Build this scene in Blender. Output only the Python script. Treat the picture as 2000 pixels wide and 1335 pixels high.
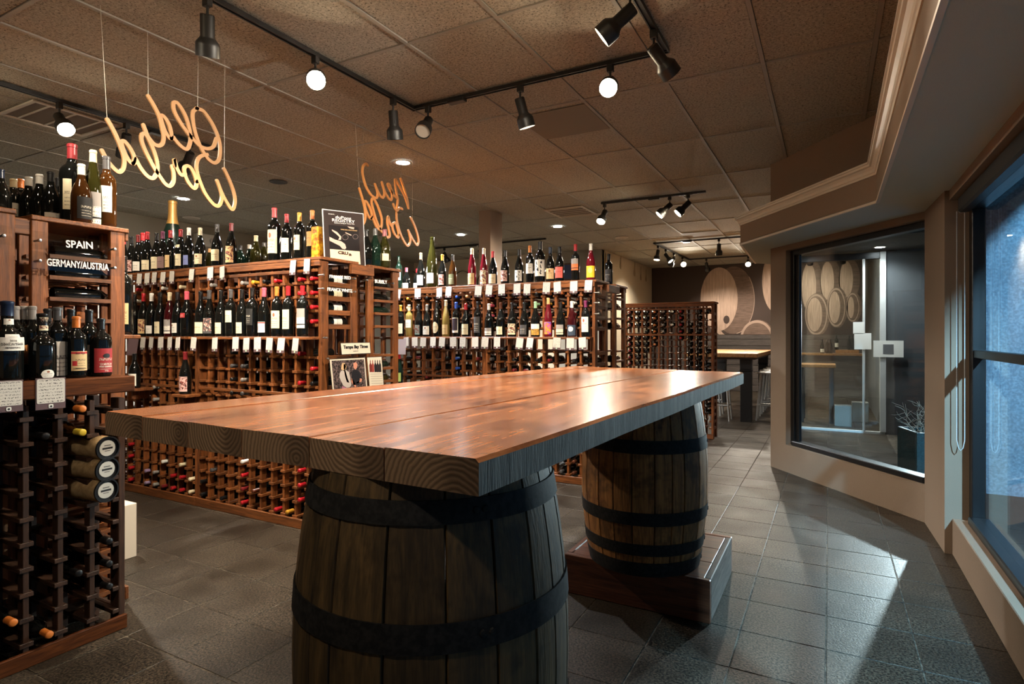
import bpy, math, random
from mathutils import Vector, Matrix
random.seed(7)
for o in list(bpy.data.objects): bpy.data.objects.remove(o, do_unlink=True)
S = bpy.context.scene
COL = S.collection
PI = math.pi
# ------------------------------------------------------------------ camera
F, YH, CX, CH, TH = 1144.0, 655.5, 1000.0, 1.32, math.radians(28.43)
cd = bpy.data.cameras.new('camera'); cam = bpy.data.objects.new('camera', cd); COL.objects.link(cam)
cam.location = (0, 0, CH); cam.rotation_euler = (PI/2, 0, TH)
cd.sensor_width = 36; cd.lens = F*36/2000; cd.shift_y = (YH-667.5)/2000; cd.clip_start = .02
S.camera = cam
# ------------------------------------------------------------------ world, exposure, outdoor lights
S.view_settings.view_transform = 'Standard'; S.view_settings.look = 'None'
S.view_settings.gamma = 1.0; S.view_settings.use_curve_mapping = False
S.view_settings.exposure = 1.3
S.cycles.max_bounces = 5; S.cycles.diffuse_bounces = 3; S.cycles.glossy_bounces = 3
S.cycles.transparent_max_bounces = 10; S.cycles.transmission_bounces = 2
S.cycles.sample_clamp_indirect = 6.0; S.cycles.caustics_reflective = False; S.cycles.caustics_refractive = False
S.cycles.use_denoising = True; S.cycles.use_adaptive_sampling = True; S.cycles.adaptive_threshold = .08; S.cycles.adaptive_min_samples = 16
W = bpy.data.worlds.new('world'); S.world = W; W.use_nodes = True
W.node_tree.nodes['Background'].inputs[0].default_value = (.05, .17, .34, 1)
W.node_tree.nodes['Background'].inputs[1].default_value = .30
WARM = (1.0, .88, .72); COOL = (.93, .97, 1.0); CYAN = (.78, .94, 1.0)
def lamp(name, kind, loc, aim, energy, color, size=.05, cone=90, blend=.6):
    l = bpy.data.lights.new(name, kind); l.energy = energy; l.color = color
    if kind == 'AREA': l.size = size
    else: l.shadow_soft_size = size
    if kind == 'SPOT': l.spot_size = math.radians(cone); l.spot_blend = blend
    o = bpy.data.objects.new(name, l); COL.objects.link(o); o.location = loc
    o.rotation_euler = (Vector(aim)-Vector(loc)).to_track_quat('-Z', 'Y').to_euler()
    return o
lamp('yard_lantern_light', 'SPOT', (1.42, 8.9, 1.56), (.016, 5.59, .79), 560, CYAN, .04, 33, .15)
lamp('street_lamp_light', 'SPOT', (2.6, -.6, 3.85), (.9, 4.6, 1.0), 2400, (.36, .70, 1.0), .06, 100, .3)

# ------------------------------------------------------------------ helpers
cT, sT = math.cos(TH), math.sin(TH)
def ray(x, y):
    a = (x-CX)/F
    return Vector((-sT+cT*a, cT+sT*a, -(y-YH)/F))
def atY(x, y, Y):
    r = ray(x, y); t = Y/r.y; return Vector((r.x*t, Y, CH+r.z*t))
def atX(x, y, X):
    r = ray(x, y); t = X/r.x; return Vector((X, r.y*t, CH+r.z*t))
def atZ(x, y, z):
    r = ray(x, y); t = (z-CH)/r.z; return Vector((r.x*t, r.y*t, z))
def depth(X, Y): return -sT*X+cT*Y
def srgb(r, g, b):
    f = lambda c: (c/255/12.92) if c/255 <= .04045 else ((c/255+.055)/1.055)**2.4
    return (f(r), f(g), f(b), 1)

class MB:
    def __init__(s): s.v = []; s.f = []; s.m = []; s.uv = None; s.mi = 0
    def add(s, vs, fs):
        n = len(s.v); s.v += [tuple(v) for v in vs]
        for f in fs: s.f.append(tuple(i+n for i in f)); s.m.append(s.mi)
        return s
    def box(s, x0, x1, y0, y1, z0, z1):
        return s.add([(x0,y0,z0),(x1,y0,z0),(x1,y1,z0),(x0,y1,z0),(x0,y0,z1),(x1,y0,z1),(x1,y1,z1),(x0,y1,z1)],
            [(3,2,1,0),(4,5,6,7),(0,1,5,4),(1,2,6,5),(2,3,7,6),(3,0,4,7)])
    def bbox(s, x0, x1, y0, y1, z0, z1, b=.003):
        # box with chamfered edges
        X = (x0, x1); Y = (y0, y1); Z = (z0, z1); vs = []; idx = {}
        for i in (0,1):
            for j in (0,1):
                for k in (0,1):
                    sx = b if i == 0 else -b; sy = b if j == 0 else -b; sz = b if k == 0 else -b
                    idx[i,j,k,0] = len(vs); vs.append((X[i], Y[j]+sy, Z[k]+sz))
                    idx[i,j,k,1] = len(vs); vs.append((X[i]+sx, Y[j], Z[k]+sz))
                    idx[i,j,k,2] = len(vs); vs.append((X[i]+sx, Y[j]+sy, Z[k]))
        g = lambda *a: idx[a]
        fs = [(g(0,0,0,0),g(0,0,1,0),g(0,1,1,0),g(0,1,0,0)), (g(1,0,0,0),g(1,1,0,0),g(1,1,1,0),g(1,0,1,0)),
              (g(0,0,0,1),g(1,0,0,1),g(1,0,1,1),g(0,0,1,1)), (g(0,1,0,1),g(0,1,1,1),g(1,1,1,1),g(1,1,0,1)),
              (g(0,0,0,2),g(0,1,0,2),g(1,1,0,2),g(1,0,0,2)), (g(0,0,1,2),g(1,0,1,2),g(1,1,1,2),g(0,1,1,2))]
        for j in (0,1):
            for k in (0,1):
                q = (g(0,j,k,1),g(1,j,k,1),g(1,j,k,2),g(0,j,k,2)); fs.append(q if (j == k) == (j == 1) else q[::-1])
        for i in (0,1):
            for k in (0,1):
                q = (g(i,0,k,0),g(i,1,k,0),g(i,1,k,2),g(i,0,k,2)); fs.append(q)
            for j in (0,1):
                q = (g(i,j,0,0),g(i,j,1,0),g(i,j,1,1),g(i,j,0,1)); fs.append(q)
            for j in (0,1):
                for k in (0,1): fs.append((g(i,j,k,0),g(i,j,k,1),g(i,j,k,2)))
        return s.add(vs, fs)
    def lathe(s, prof, n=20, c=(0,0,0)):
        vs = []; fs = []; m = len(prof)
        for i in range(n):
            a = 2*PI*i/n
            for r, z in prof: vs.append((c[0]+r*math.cos(a), c[1]+r*math.sin(a), c[2]+z))
        for i in range(n):
            j = (i+1) % n
            for k in range(m-1): fs.append((i*m+k, j*m+k, j*m+k+1, i*m+k+1))
        return s.add(vs, fs)
    def tube(s, pts, r, n=8, closed=False):
        pts = [Vector(p) for p in pts]; m = len(pts); vs = []; fs = []
        rr = r if isinstance(r, (list, tuple)) else [r]*m
        up = None
        for i, p in enumerate(pts):
            if closed: t = pts[(i+1) % m]-pts[i-1]
            else: t = pts[min(i+1, m-1)]-pts[max(i-1, 0)]
            t.normalize()
            if up is None:
                up = Vector((0,0,1)) if abs(t.z) < .9 else Vector((1,0,0))
            a = t.cross(up); a.normalize(); b = a.cross(t); up = b
            for k in range(n):
                q = 2*PI*k/n; vs.append(p+(a*math.cos(q)+b*math.sin(q))*rr[i])
        for i in range(m if closed else m-1):
            j = (i+1) % m
            for k in range(n): fs.append((i*n+k, i*n+(k+1) % n, j*n+(k+1) % n, j*n+k))
        if not closed: fs += [tuple(range(n))[::-1], tuple((m-1)*n+k for k in range(n))]
        return s.add(vs, fs)
    def prism(s, poly, z0, z1):
        n = len(poly); vs = [(x,y,z0) for x,y in poly]+[(x,y,z1) for x,y in poly]
        fs = [tuple(range(n))[::-1], tuple(range(n, 2*n))]+[(i, (i+1) % n, n+(i+1) % n, n+i) for i in range(n)]
        return s.add(vs, fs)
    def mesh(s, name, smooth=False):
        me = bpy.data.meshes.new(name); me.from_pydata(s.v, [], s.f)
        if any(s.m):
            me.polygons.foreach_set('material_index', s.m)
        if s.uv:
            l = me.uv_layers.new(name='uv')
            for p in me.polygons:
                for li in p.loop_indices: l.data[li].uv = s.uv[me.loops[li].vertex_index]
        me.update()
        if smooth:
            me.polygons.foreach_set('use_smooth', [True]*len(me.polygons))
            me.set_sharp_from_angle(angle=math.radians(38))
        return me
def obj(name, mesh, mat=None, parent=None, loc=(0,0,0), rot=(0,0,0), smooth=False, scale=None):
    if isinstance(mesh, MB): mesh = mesh.mesh(name, smooth)
    o = bpy.data.objects.new(name, mesh); COL.objects.link(o)
    if mat is not None:
        ms = mat if isinstance(mat, (list, tuple)) else [mat]
        if len(mesh.materials) < len(ms):
            for m in ms[len(mesh.materials):]: mesh.materials.append(m)
        for i, m in enumerate(ms):
            if mesh.materials[i] != m:
                o.material_slots[i].link = 'OBJECT'; o.material_slots[i].material = m
    o.location = loc; o.rotation_euler = rot
    if scale is not None: o.scale = scale
    if parent is not None: o.parent = parent
    return o
def tag(o, label=None, cat=None, group=None, kind=None):
    if label: o['label'] = label
    if cat: o['category'] = cat
    if group: o['group'] = group
    if kind: o['kind'] = kind
    return o
def empty(name, loc=(0,0,0), rz=0, **kw):
    o = bpy.data.objects.new(name, None); COL.objects.link(o); o.location = loc; o.rotation_euler = (0,0,rz)
    o.empty_display_size = .1
    return tag(o, **kw)
ORD = 'zeroth first second third fourth fifth sixth seventh eighth ninth tenth eleventh twelfth thirteenth fourteenth fifteenth sixteenth seventeenth eighteenth nineteenth twentieth'.split()
ORD += ['twenty-'+w for w in ORD[1:10]]+['thirtieth']

# ------------------------------------------------------------------ materials
MATS = {}
def nodes(name):
    m = bpy.data.materials.new(name); m.use_nodes = True; nt = m.node_tree
    return m, nt, nt.nodes['Principled BSDF'], nt.links
def plain(name, col, rough=.5, metal=0., spec=.5, coat=0., emit=None, es=0.):
    if name in MATS: return MATS[name]
    m, nt, b, L = nodes(name)
    b.inputs['Base Color'].default_value = col if len(col) == 4 else (*col, 1)
    b.inputs['Roughness'].default_value = rough; b.inputs['Metallic'].default_value = metal
    b.inputs['Specular IOR Level'].default_value = spec; b.inputs['Coat Weight'].default_value = coat
    b.inputs['Coat Roughness'].default_value = .05
    if emit: b.inputs['Emission Color'].default_value = (*emit[:3], 1); b.inputs['Emission Strength'].default_value = es
    MATS[name] = m; return m
def N(nt, t, **kw):
    n = nt.nodes.new(t)
    for k, v in kw.items():
        if k in n.inputs: n.inputs[k].default_value = v
        else: setattr(n, k, v)
    return n
def ramp(nt, stops, interp='LINEAR'):
    r = nt.nodes.new('ShaderNodeValToRGB'); e = r.color_ramp.elements; r.color_ramp.interpolation = interp
    while len(e) < len(stops): e.new(.5)
    for i, (p, c) in enumerate(stops): e[i].position = p; e[i].color = c if len(c) == 4 else (*c, 1)
    return r
def wood(name, c0, c1, scale=(1,1,1), rough=.5, bump=.15, rnd=.35, spec=.4, dist=2.0, rough2=None, stains=None, fine=6.0):
    """grain stretched along the axis with the small scale; a tone of its own for every piece"""
    if name in MATS: return MATS[name]
    m, nt, b, L = nodes(name)
    tc = N(nt, 'ShaderNodeTexCoord'); oi = N(nt, 'ShaderNodeObjectInfo')
    ad = N(nt, 'ShaderNodeVectorMath', operation='MULTIPLY_ADD')
    cmb = N(nt, 'ShaderNodeCombineXYZ')
    for i in range(3): L.new(oi.outputs['Random'], cmb.inputs[i])
    L.new(cmb.outputs[0], ad.inputs[0]); ad.inputs[1].default_value = (37., 19., 23.); L.new(tc.outputs['Object'], ad.inputs[2])
    mp = N(nt, 'ShaderNodeMapping'); L.new(ad.outputs[0], mp.inputs['Vector']); mp.inputs['Scale'].default_value = scale
    n1 = N(nt, 'ShaderNodeTexNoise', Scale=1.0, Detail=6.0, Roughness=.62, Distortion=dist); L.new(mp.outputs[0], n1.inputs['Vector'])
    n2 = N(nt, 'ShaderNodeTexNoise', Scale=fine, Detail=3.0, Roughness=.6); L.new(mp.outputs[0], n2.inputs['Vector'])
    r = ramp(nt, [(.28, c0), (.72, c1)]); L.new(n1.outputs['Fac'], r.inputs[0])
    r2 = ramp(nt, [(.35, (.45,.45,.45)), (.6, (1,1,1))]); L.new(n2.outputs['Fac'], r2.inputs[0])
    mx = N(nt, 'ShaderNodeMix', data_type='RGBA', blend_type='MULTIPLY'); mx.inputs[0].default_value = .6
    L.new(r.outputs[0], mx.inputs[6]); L.new(r2.outputs[0], mx.inputs[7])
    hs = N(nt, 'ShaderNodeHueSaturation'); L.new(mx.outputs[2], hs.inputs['Color'])
    mr = N(nt, 'ShaderNodeMapRange'); mr.inputs[3].default_value = 1-rnd; mr.inputs[4].default_value = 1+rnd
    L.new(oi.outputs['Random'], mr.inputs[0]); L.new(mr.outputs[0], hs.inputs['Value'])
    out = hs.outputs[0]
    if stains:
        n3 = N(nt, 'ShaderNodeTexNoise', Scale=stains[0], Detail=4.0, Roughness=.7); L.new(ad.outputs[0], n3.inputs['Vector'])
        r3 = ramp(nt, [(.5, (1,1,1)), (.62, stains[1])]); L.new(n3.outputs['Fac'], r3.inputs[0])
        m3 = N(nt, 'ShaderNodeMix', data_type='RGBA', blend_type='MULTIPLY'); m3.inputs[0].default_value = .85
        L.new(out, m3.inputs[6]); L.new(r3.outputs[0], m3.inputs[7]); out = m3.outputs[2]
    L.new(out, b.inputs['Base Color'])
    b.inputs['Roughness'].default_value = rough; b.inputs['Specular IOR Level'].default_value = spec
    if rough2 is not None:
        rr = N(nt, 'ShaderNodeMapRange'); rr.inputs[3].default_value = rough; rr.inputs[4].default_value = rough2
        L.new(n2.outputs['Fac'], rr.inputs[0]); L.new(rr.outputs[0], b.inputs['Roughness'])
    bp = N(nt, 'ShaderNodeBump', Strength=bump, Distance=.004); L.new(n2.outputs['Fac'], bp.inputs['Height']); L.new(bp.outputs[0], b.inputs['Normal'])
    MATS[name] = m; return m
def speckle(name, c0, c1, scale=400, rough=.9, bump=.1, big=2.0, bigamt=.3, rnd=0., spec=.3, rough_lo=None, holes=None):
    if name in MATS: return MATS[name]
    m, nt, b, L = nodes(name)
    g = N(nt, 'ShaderNodeNewGeometry'); n1 = N(nt, 'ShaderNodeTexNoise', Scale=scale, Detail=2.0, Roughness=.7); L.new(g.outputs['Position'], n1.inputs['Vector'])
    n2 = N(nt, 'ShaderNodeTexNoise', Scale=big, Detail=3.0, Roughness=.5); L.new(g.outputs['Position'], n2.inputs['Vector'])
    r = ramp(nt, [(.40, c0), (.64, c1)]); L.new(n1.outputs['Fac'], r.inputs[0])
    mr = N(nt, 'ShaderNodeMapRange'); mr.inputs[1].default_value = .25; mr.inputs[2].default_value = .75
    mr.inputs[3].default_value = 1-bigamt; mr.inputs[4].default_value = 1+bigamt; L.new(n2.outputs['Fac'], mr.inputs[0])
    hs = N(nt, 'ShaderNodeHueSaturation'); L.new(r.outputs[0], hs.inputs['Color'])
    if rnd:
        oi = N(nt, 'ShaderNodeObjectInfo'); m2 = N(nt, 'ShaderNodeMapRange'); m2.inputs[3].default_value = 1-rnd; m2.inputs[4].default_value = 1+rnd
        L.new(oi.outputs['Random'], m2.inputs[0]); mu = N(nt, 'ShaderNodeMath', operation='MULTIPLY')
        L.new(m2.outputs[0], mu.inputs[0]); L.new(mr.outputs[0], mu.inputs[1]); L.new(mu.outputs[0], hs.inputs['Value'])
    else: L.new(mr.outputs[0], hs.inputs['Value'])
    out = hs.outputs[0]; hgt = n1.outputs['Fac']
    if holes:
        vo = N(nt, 'ShaderNodeTexNoise', Scale=holes, Detail=1.0, Roughness=.4); L.new(g.outputs['Position'], vo.inputs['Vector'])
        rh = ramp(nt, [(.33, (.25,.25,.25)), (.39, (1,1,1))]); L.new(vo.outputs['Fac'], rh.inputs[0])
        mm = N(nt, 'ShaderNodeMix', data_type='RGBA', blend_type='MULTIPLY'); mm.inputs[0].default_value = .8
        L.new(out, mm.inputs[6]); L.new(rh.outputs[0], mm.inputs[7]); out = mm.outputs[2]; hgt = rh.outputs[0]
    L.new(out, b.inputs['Base Color']); b.inputs['Roughness'].default_value = rough; b.inputs['Specular IOR Level'].default_value = spec
    if rough_lo is not None:
        rr = N(nt, 'ShaderNodeMapRange'); rr.inputs[1].default_value = .2; rr.inputs[2].default_value = .8
        rr.inputs[3].default_value = rough_lo; rr.inputs[4].default_value = rough; L.new(n2.outputs['Fac'], rr.inputs[0]); L.new(rr.outputs[0], b.inputs['Roughness'])
    bp = N(nt, 'ShaderNodeBump', Strength=bump, Distance=.003); L.new(hgt, bp.inputs['Height']); L.new(bp.outputs[0], b.inputs['Normal'])
    MATS[name] = m; return m
def glass(name, tint=(1,1,1), refl=1.0, ior=1.5):
    if name in MATS: return MATS[name]
    m = bpy.data.materials.new(name); m.use_nodes = True; nt = m.node_tree; L = nt.links
    nt.nodes.remove(nt.nodes['Principled BSDF']); out = nt.nodes['Material Output']
    tr = N(nt, 'ShaderNodeBsdfTransparent'); tr.inputs[0].default_value = (*tint, 1)
    gl = N(nt, 'ShaderNodeBsdfGlossy', Roughness=.0); lw = N(nt, 'ShaderNodeLayerWeight', Blend=.5)
    po = N(nt, 'ShaderNodeMath', operation='POWER'); L.new(lw.outputs['Facing'], po.inputs[0]); po.inputs[1].default_value = 5.0
    mu = N(nt, 'ShaderNodeMath', operation='MULTIPLY_ADD'); L.new(po.outputs[0], mu.inputs[0]); mu.inputs[1].default_value = .9*refl; mu.inputs[2].default_value = .045*refl
    mx = N(nt, 'ShaderNodeMixShader'); L.new(mu.outputs[0], mx.inputs[0]); L.new(tr.outputs[0], mx.inputs[1]); L.new(gl.outputs[0], mx.inputs[2])
    L.new(mx.outputs[0], out.inputs[0]); MATS[name] = m; return m
def emitter(name, col, s):
    if name in MATS: return MATS[name]
    m = bpy.data.materials.new(name); m.use_nodes = True; nt = m.node_tree
    nt.nodes.remove(nt.nodes['Principled BSDF']); e = N(nt, 'ShaderNodeEmission'); e.inputs[0].default_value = (*col, 1); e.inputs[1].default_value = s
    nt.links.new(e.outputs[0], nt.nodes['Material Output'].inputs[0]); MATS[name] = m; return m

CEIL_TILE = speckle('ceiling_tile', srgb(163,160,149), srgb(191,188,177), 60, .95, .25, 1.2, .06, .05, .1, None, 95)
CEIL_FAR = CEIL_TILE
GRID = plain('ceiling_grid', srgb(160,156,148), .7)
WALL_TAUPE = speckle('paint_taupe', srgb(138,119,101), srgb(146,127,109), 300, .8, .04, 1.5, .05)
WALL_CREAM = speckle('paint_cream', srgb(200,186,162), srgb(208,194,170), 300, .85, .03, 1.0, .04)
WALL_GREY = speckle('paint_grey', srgb(150,144,132), srgb(158,152,140), 300, .85, .03, 1.0, .04)
SOFFIT = speckle('paint_soffit', srgb(192,194,178), srgb(200,202,186), 300, .8, .03, 1.0, .04)
TRIM = plain("trim_white", srgb(222,210,190), .45)
FLOOR_TILE = speckle('slate_tile', srgb(11,9,7), srgb(78,67,54), 105, .56, .5, 3.6, .42, .18, .34, .34)
GROUT = speckle('grout', srgb(46,41,35), srgb(96,87,74), 30, .9, .1, 3, .35)
BLACK = plain('black_metal', (.006,.006,.0065), .42)
TRACKM = plain('track_black', (.010,.009,.008), .38)
FRAME = plain('window_frame_black', (.008,.008,.009), .35)
STEEL = plain('brushed_steel', (.55,.54,.52), .3, 1.0)
STOOLM = plain('stool_steel', (.46,.45,.43), .42, .6)
RACK = wood('rack_wood', srgb(80,42,18), srgb(158,92,44), (26,26,2.2), .5, .15, .22)
RACKH = wood('rack_wood_rail', srgb(78,42,19), srgb(152,90,44), (2.2,26,26), .5, .15, .22)
RACKD = wood('rack_wood_deep', srgb(78,42,19), srgb(152,90,44), (26,2.2,26), .5, .15, .22)
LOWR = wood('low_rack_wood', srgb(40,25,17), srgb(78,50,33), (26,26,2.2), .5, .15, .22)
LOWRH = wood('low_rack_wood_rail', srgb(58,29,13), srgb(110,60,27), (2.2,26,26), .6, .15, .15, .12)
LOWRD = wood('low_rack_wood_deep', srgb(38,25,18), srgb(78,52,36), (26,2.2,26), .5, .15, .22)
TOP = wood('tabletop_wood', srgb(124,66,32), srgb(208,132,78), (13,1.1,13), .19, .02, .10, .5, 2.5, .25, (3.0, (.45,.36,.30)), 2.5)
SAWN = wood('sawn_edge', srgb(22,21,20), srgb(112,108,100), (24,40,3), .75, .8, .1, .3, .6)
PLINTH = wood('plinth_wood', srgb(62,32,20), srgb(124,72,46), (1.6,20,20), .35, .2, .1, .5, 2.0, .5)
STAVE = wood('barrel_stave', srgb(46,36,21), srgb(104,80,46), (30,30,2.0), .62, .25, .30, .35, 1.6, None, (5.0, (.35,.33,.28)))
STAVE_LIT = wood('barrel_stave_lit', srgb(98,60,27), srgb(188,128,66), (30,30,2.0), .6, .25, .30, .35, 1.6, None, (5.0, (.35,.33,.28)))  # stave colour raised and warmed to stand for lamplight on the far barrel
HOOP = speckle('barrel_hoop', srgb(18,17,16), srgb(36,34,32), 60, .7, .1, 6, .2, 0, .2)
def endgrain():
    m, nt, b, L = nodes('end_grain')
    tc = N(nt, 'ShaderNodeTexCoord'); oi = N(nt, 'ShaderNodeObjectInfo')
    cmb = N(nt, 'ShaderNodeCombineXYZ'); mr = N(nt, 'ShaderNodeMapRange'); mr.inputs[3].default_value = -.07; mr.inputs[4].default_value = .07
    L.new(oi.outputs['Random'], mr.inputs[0]); L.new(mr.outputs[0], cmb.inputs[0])
    wn = N(nt, 'ShaderNodeTexWhiteNoise', noise_dimensions='1D'); L.new(oi.outputs['Random'], wn.inputs['W']); mz = N(nt, 'ShaderNodeMapRange'); mz.inputs[3].default_value = -.11; mz.inputs[4].default_value = .05; L.new(wn.outputs['Value'], mz.inputs[0]); L.new(mz.outputs[0], cmb.inputs[2])
    ad = N(nt, 'ShaderNodeVectorMath', operation='ADD'); L.new(tc.outputs['Object'], ad.inputs[0]); L.new(cmb.outputs[0], ad.inputs[1])
    mp = N(nt, 'ShaderNodeMapping'); mp.inputs['Scale'].default_value = (1,0,1); L.new(ad.outputs[0], mp.inputs['Vector'])
    wv = N(nt, 'ShaderNodeTexWave', wave_type='RINGS', rings_direction='SPHERICAL', Scale=30.0, Distortion=5.0, Detail=3.0); wv.inputs['Detail Scale'].default_value = .7
    L.new(mp.outputs[0], wv.inputs['Vector'])
    r = ramp(nt, [(.1, srgb(96,74,52)), (.7, srgb(128,101,75))]); L.new(wv.outputs['Fac'], r.inputs[0])
    n = N(nt, 'ShaderNodeTexNoise', Scale=4.0, Detail=4.0); L.new(tc.outputs['Object'], n.inputs['Vector'])
    r2 = ramp(nt, [(.40, (.35,.31,.28)), (.52, (1,1,1))]); L.new(n.outputs['Fac'], r2.inputs[0])
    mx = N(nt, 'ShaderNodeMix', data_type='RGBA', blend_type='MULTIPLY'); mx.inputs[0].default_value = .7; L.new(r.outputs[0], mx.inputs[6]); L.new(r2.outputs[0], mx.inputs[7])
    L.new(mx.outputs[2], b.inputs['Base Color']); b.inputs['Roughness'].default_value = .6
    bp = N(nt, 'ShaderNodeBump', Strength=.25, Distance=.003); L.new(wv.outputs['Fac'], bp.inputs['Height']); L.new(bp.outputs[0], b.inputs['Normal'])
    return m
ENDG = endgrain()
GLASSW = glass('window_glass', (.93,.97,.97), 1.0, 1.52)
ACRYL = glass('acrylic', (.97,.98,.97), 1.0, 1.45)
WHITE_INK = plain('white_print', srgb(238,236,230), .5)
BLACK_INK = plain('black_print', (.01,.009,.008), .6)
# ================================================================== SETTING
ZC = 3.044
XL, YB, YN = -8.69, 14.92, -2.6
def struct(name, mb, mat, parent=None, **kw):
    o = obj(name, mb, mat, parent, **kw)
    if parent is None: o['kind'] = 'structure'
    return o
# floor: grout bed + slate tiles
floor = struct('floor', MB().box(XL-.2, .9, YN, YB+.1, -.08, -.0022), GROUT); tag(floor, 'dark slate tiled shop floor with pale grout', 'floor')
TX0, TP, TY0, TQ = -.012, .3385, 2.80, .335
tile_me = MB().bbox(.003, TP-.003, .003, TQ-.003, -.008, 0, .0012).mesh('tile')
cells = []
for i in range(-26, 3):
    for j in range(-16, 37):
        x, y = TX0+i*TP, TY0+j*TQ
        if x < XL or x > .66 or y < YN or y > YB: continue
        cx_, cy_ = x+TP/2, y+TQ/2; d = depth(cx_, cy_)
        vis = False
        if d > .6:
            px = CX+F*(cT*cx_+sT*cy_)/d; py = YH+F*CH/d
            vis = 60 < px < 2030 and py < 1420 and (cx_ > -4.6 and cy_ < 8.5) and not (cx_ < -2.85 and cy_ < 1.5) and not (cx_ < -1.9 and 2.9 < cy_ < 4.8)
        cells.append((not vis, d, x, y))
cells.sort(); rest = MB()
for k, (nv, d, x, y) in enumerate(cells):
    if k < 298 and not nv:
        obj('tile', tile_me, FLOOR_TILE, floor, (x, y, random.uniform(-.0006, .0002)), (random.uniform(-.0008,.0008), random.uniform(-.0008,.0008), 0))
    else:
        if x+TP > .66 : x1 = .66
        rest.box(x+.0035, x+TP-.0035, y+.0035, y+TQ-.0035, -.008, 0)
tag(obj('far_tiles', rest, FLOOR_TILE, floor), kind='stuff')
# ceiling: plenum board, grid bars, lay-in tiles
ceil = struct('ceiling', MB().box(XL-.2, 2.0, YN, YB+.1, ZC+.05, ZC+.12), GRID); tag(ceil, 'dropped ceiling of speckled taupe tiles in a metal grid', 'ceiling')
CU = .6096; CX0 = -6.6045*CU; CY0 = 4.5173*CU; CV = 2.085*CU
ct_me = MB().bbox(.012, CU-.012, .012, CV-.012, 0, .015, .004).mesh('ceiling_tile')
xs = [CX0+i*CU for i in range(-9, 9)]; ys = [CY0+j*CV for j in range(-5, 11)]
for x in xs:
    obj('grid_runner', MB().box(x-.012, x+.012, YN, YB, ZC, ZC+.03), GRID, ceil)
for y in ys:
    if y < YB: obj('cross_tee', MB().box(XL, .66, y-.011, y+.011, ZC+.0008, ZC+.028), GRID, ceil)
PLAINT = plain('blank_panel', srgb(128,118,102), .8)
for x in xs:
    for y in ys:
        if x+CU < XL-.1 or x > .7 or y > YB or y+CV < YN: continue
        obj('ceiling_tile', ct_me, CEIL_TILE, ceil, (x, y, ZC+.006+random.uniform(0,.002)), (random.uniform(-.001,.001), random.uniform(-.001,.001), 0))
def blank_panel(px, py, label):
    p = atZ(px, py, ZC); i = math.floor((p.x-CX0)/CU)
    x = CX0+i*CU; y = p.y
    o = obj('access_panel', MB().bbox(x+.012, x+CU-.012, y-.29, y+.29, ZC-.002, ZC+.004, .0015), PLAINT); tag(o, label, 'panel')
blank_panel(1120, 237, 'smooth blank panel in the ceiling beside the lit front spotlight')
blank_panel(1360, 459, 'smooth blank panel in the ceiling by the mural room lamps')
# room walls
struct('wall_left', MB().box(XL-.12, XL, YN, 11.15, 0, ZC+.05), WALL_GREY)
struct('wall_rear', MB().box(XL, -4.0, 11.15, 11.3, 0, ZC+.05), WALL_CREAM)
struct('wall_rear_pier', MB().box(-4.95, -3.99, 11.08, 11.16, 0, ZC+.05), WALL_GREY)
struct('wall_side', MB().box(-4.1, -4.0, 11.16, YB, 0, ZC+.05), WALL_CREAM)
struct('wall_behind_camera', MB().box(XL, 1.0, YN-.1, YN, 0, ZC+.05), WALL_TAUPE)
struct('column', MB().bbox(-4.29, -4.10, 6.95, 7.28, 0, ZC+.05, .004), WALL_TAUPE)
# mural wall
muralw = struct('wall_mural', MB().box(-4.1, 1.3, YB+.02, YB+.14, 0, ZC+.05), plain('mural_backing', srgb(40,30,26), .9))
SHIP = wood('shiplap_dark', srgb(62,56,54), srgb(92,84,80), (1.2,20,20), .6, .1, .12)
z = 0
while z < 1.34:
    h = min(.155, 1.35-z)
    obj('plank', MB().bbox(-4.0, 1.2, YB, YB+.02, z+.004, z+h-.004, .004), SHIP, muralw); z += .155
struct('wall_far_end', MB().box(.66, .80, 9.36, YB+.02, 0, ZC+.05), plain('far_wall_dark', srgb(74,72,72), .8))

# angled bay wall with window 1
A = Vector((-.521, 6.465)); B = Vector((.594, 5.033)); U = (B-A).normalized(); Wn = Vector((-U.y, U.x))   # Wn points outdoors
LAB = (B-A).length
bay = Matrix(((U.x, Wn.x, 0, A.x), (U.y, Wn.y, 0, A.y), (0, 0, 1, 0), (0, 0, 0, 1)))
def bayobj(name, mb, mat, parent=None, **kw):
    o = obj(name, mb, mat, parent, **kw)
    if parent is None: o.matrix_world = bay; o['kind'] = 'structure'
    return o
g0, g1 = .245, LAB-.02; zb, zt = .265, 2.147
wa = bayobj('wall_bay', MB().box(0, LAB, 0, .16, 0, zb), WALL_TAUPE)
obj('header', MB().box(0, LAB, 0, .16, zt, ZC+.05), WALL_TAUPE, wa)
obj('pier', MB().box(0, g0, 0, .16, zb, zt), WALL_TAUPE, wa)
tag(wa, 'taupe wall at an angle around the far window', 'wall')
w1 = bayobj('window_1', MB().bbox(g0, g0+.05, .05, .13, zb, zt, .004), FRAME); tag(w1, 'tall dark framed window in the angled bay wall', 'window')
obj('window_frame', MB().bbox(g1-.012, g1+.03, .05, .13, zb, zt, .003), FRAME, w1)
obj('window_frame', MB().bbox(g0+.05, g1-.012, .05, .13, zt-.05, zt, .004), FRAME, w1)
obj('window_sill', MB().bbox(g0+.05, g1-.012, .02, .13, zb, zb+.045, .006), FRAME, w1)
obj('inner_frame', MB().bbox(g0+.05, g0+.10, .07, .10, zb+.045, zt-.05, .003), FRAME, w1)
obj('pane', MB().box(g0+.05, g1-.01, .085, .09, zb+.03, zt-.03), GLASSW, w1)
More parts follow.
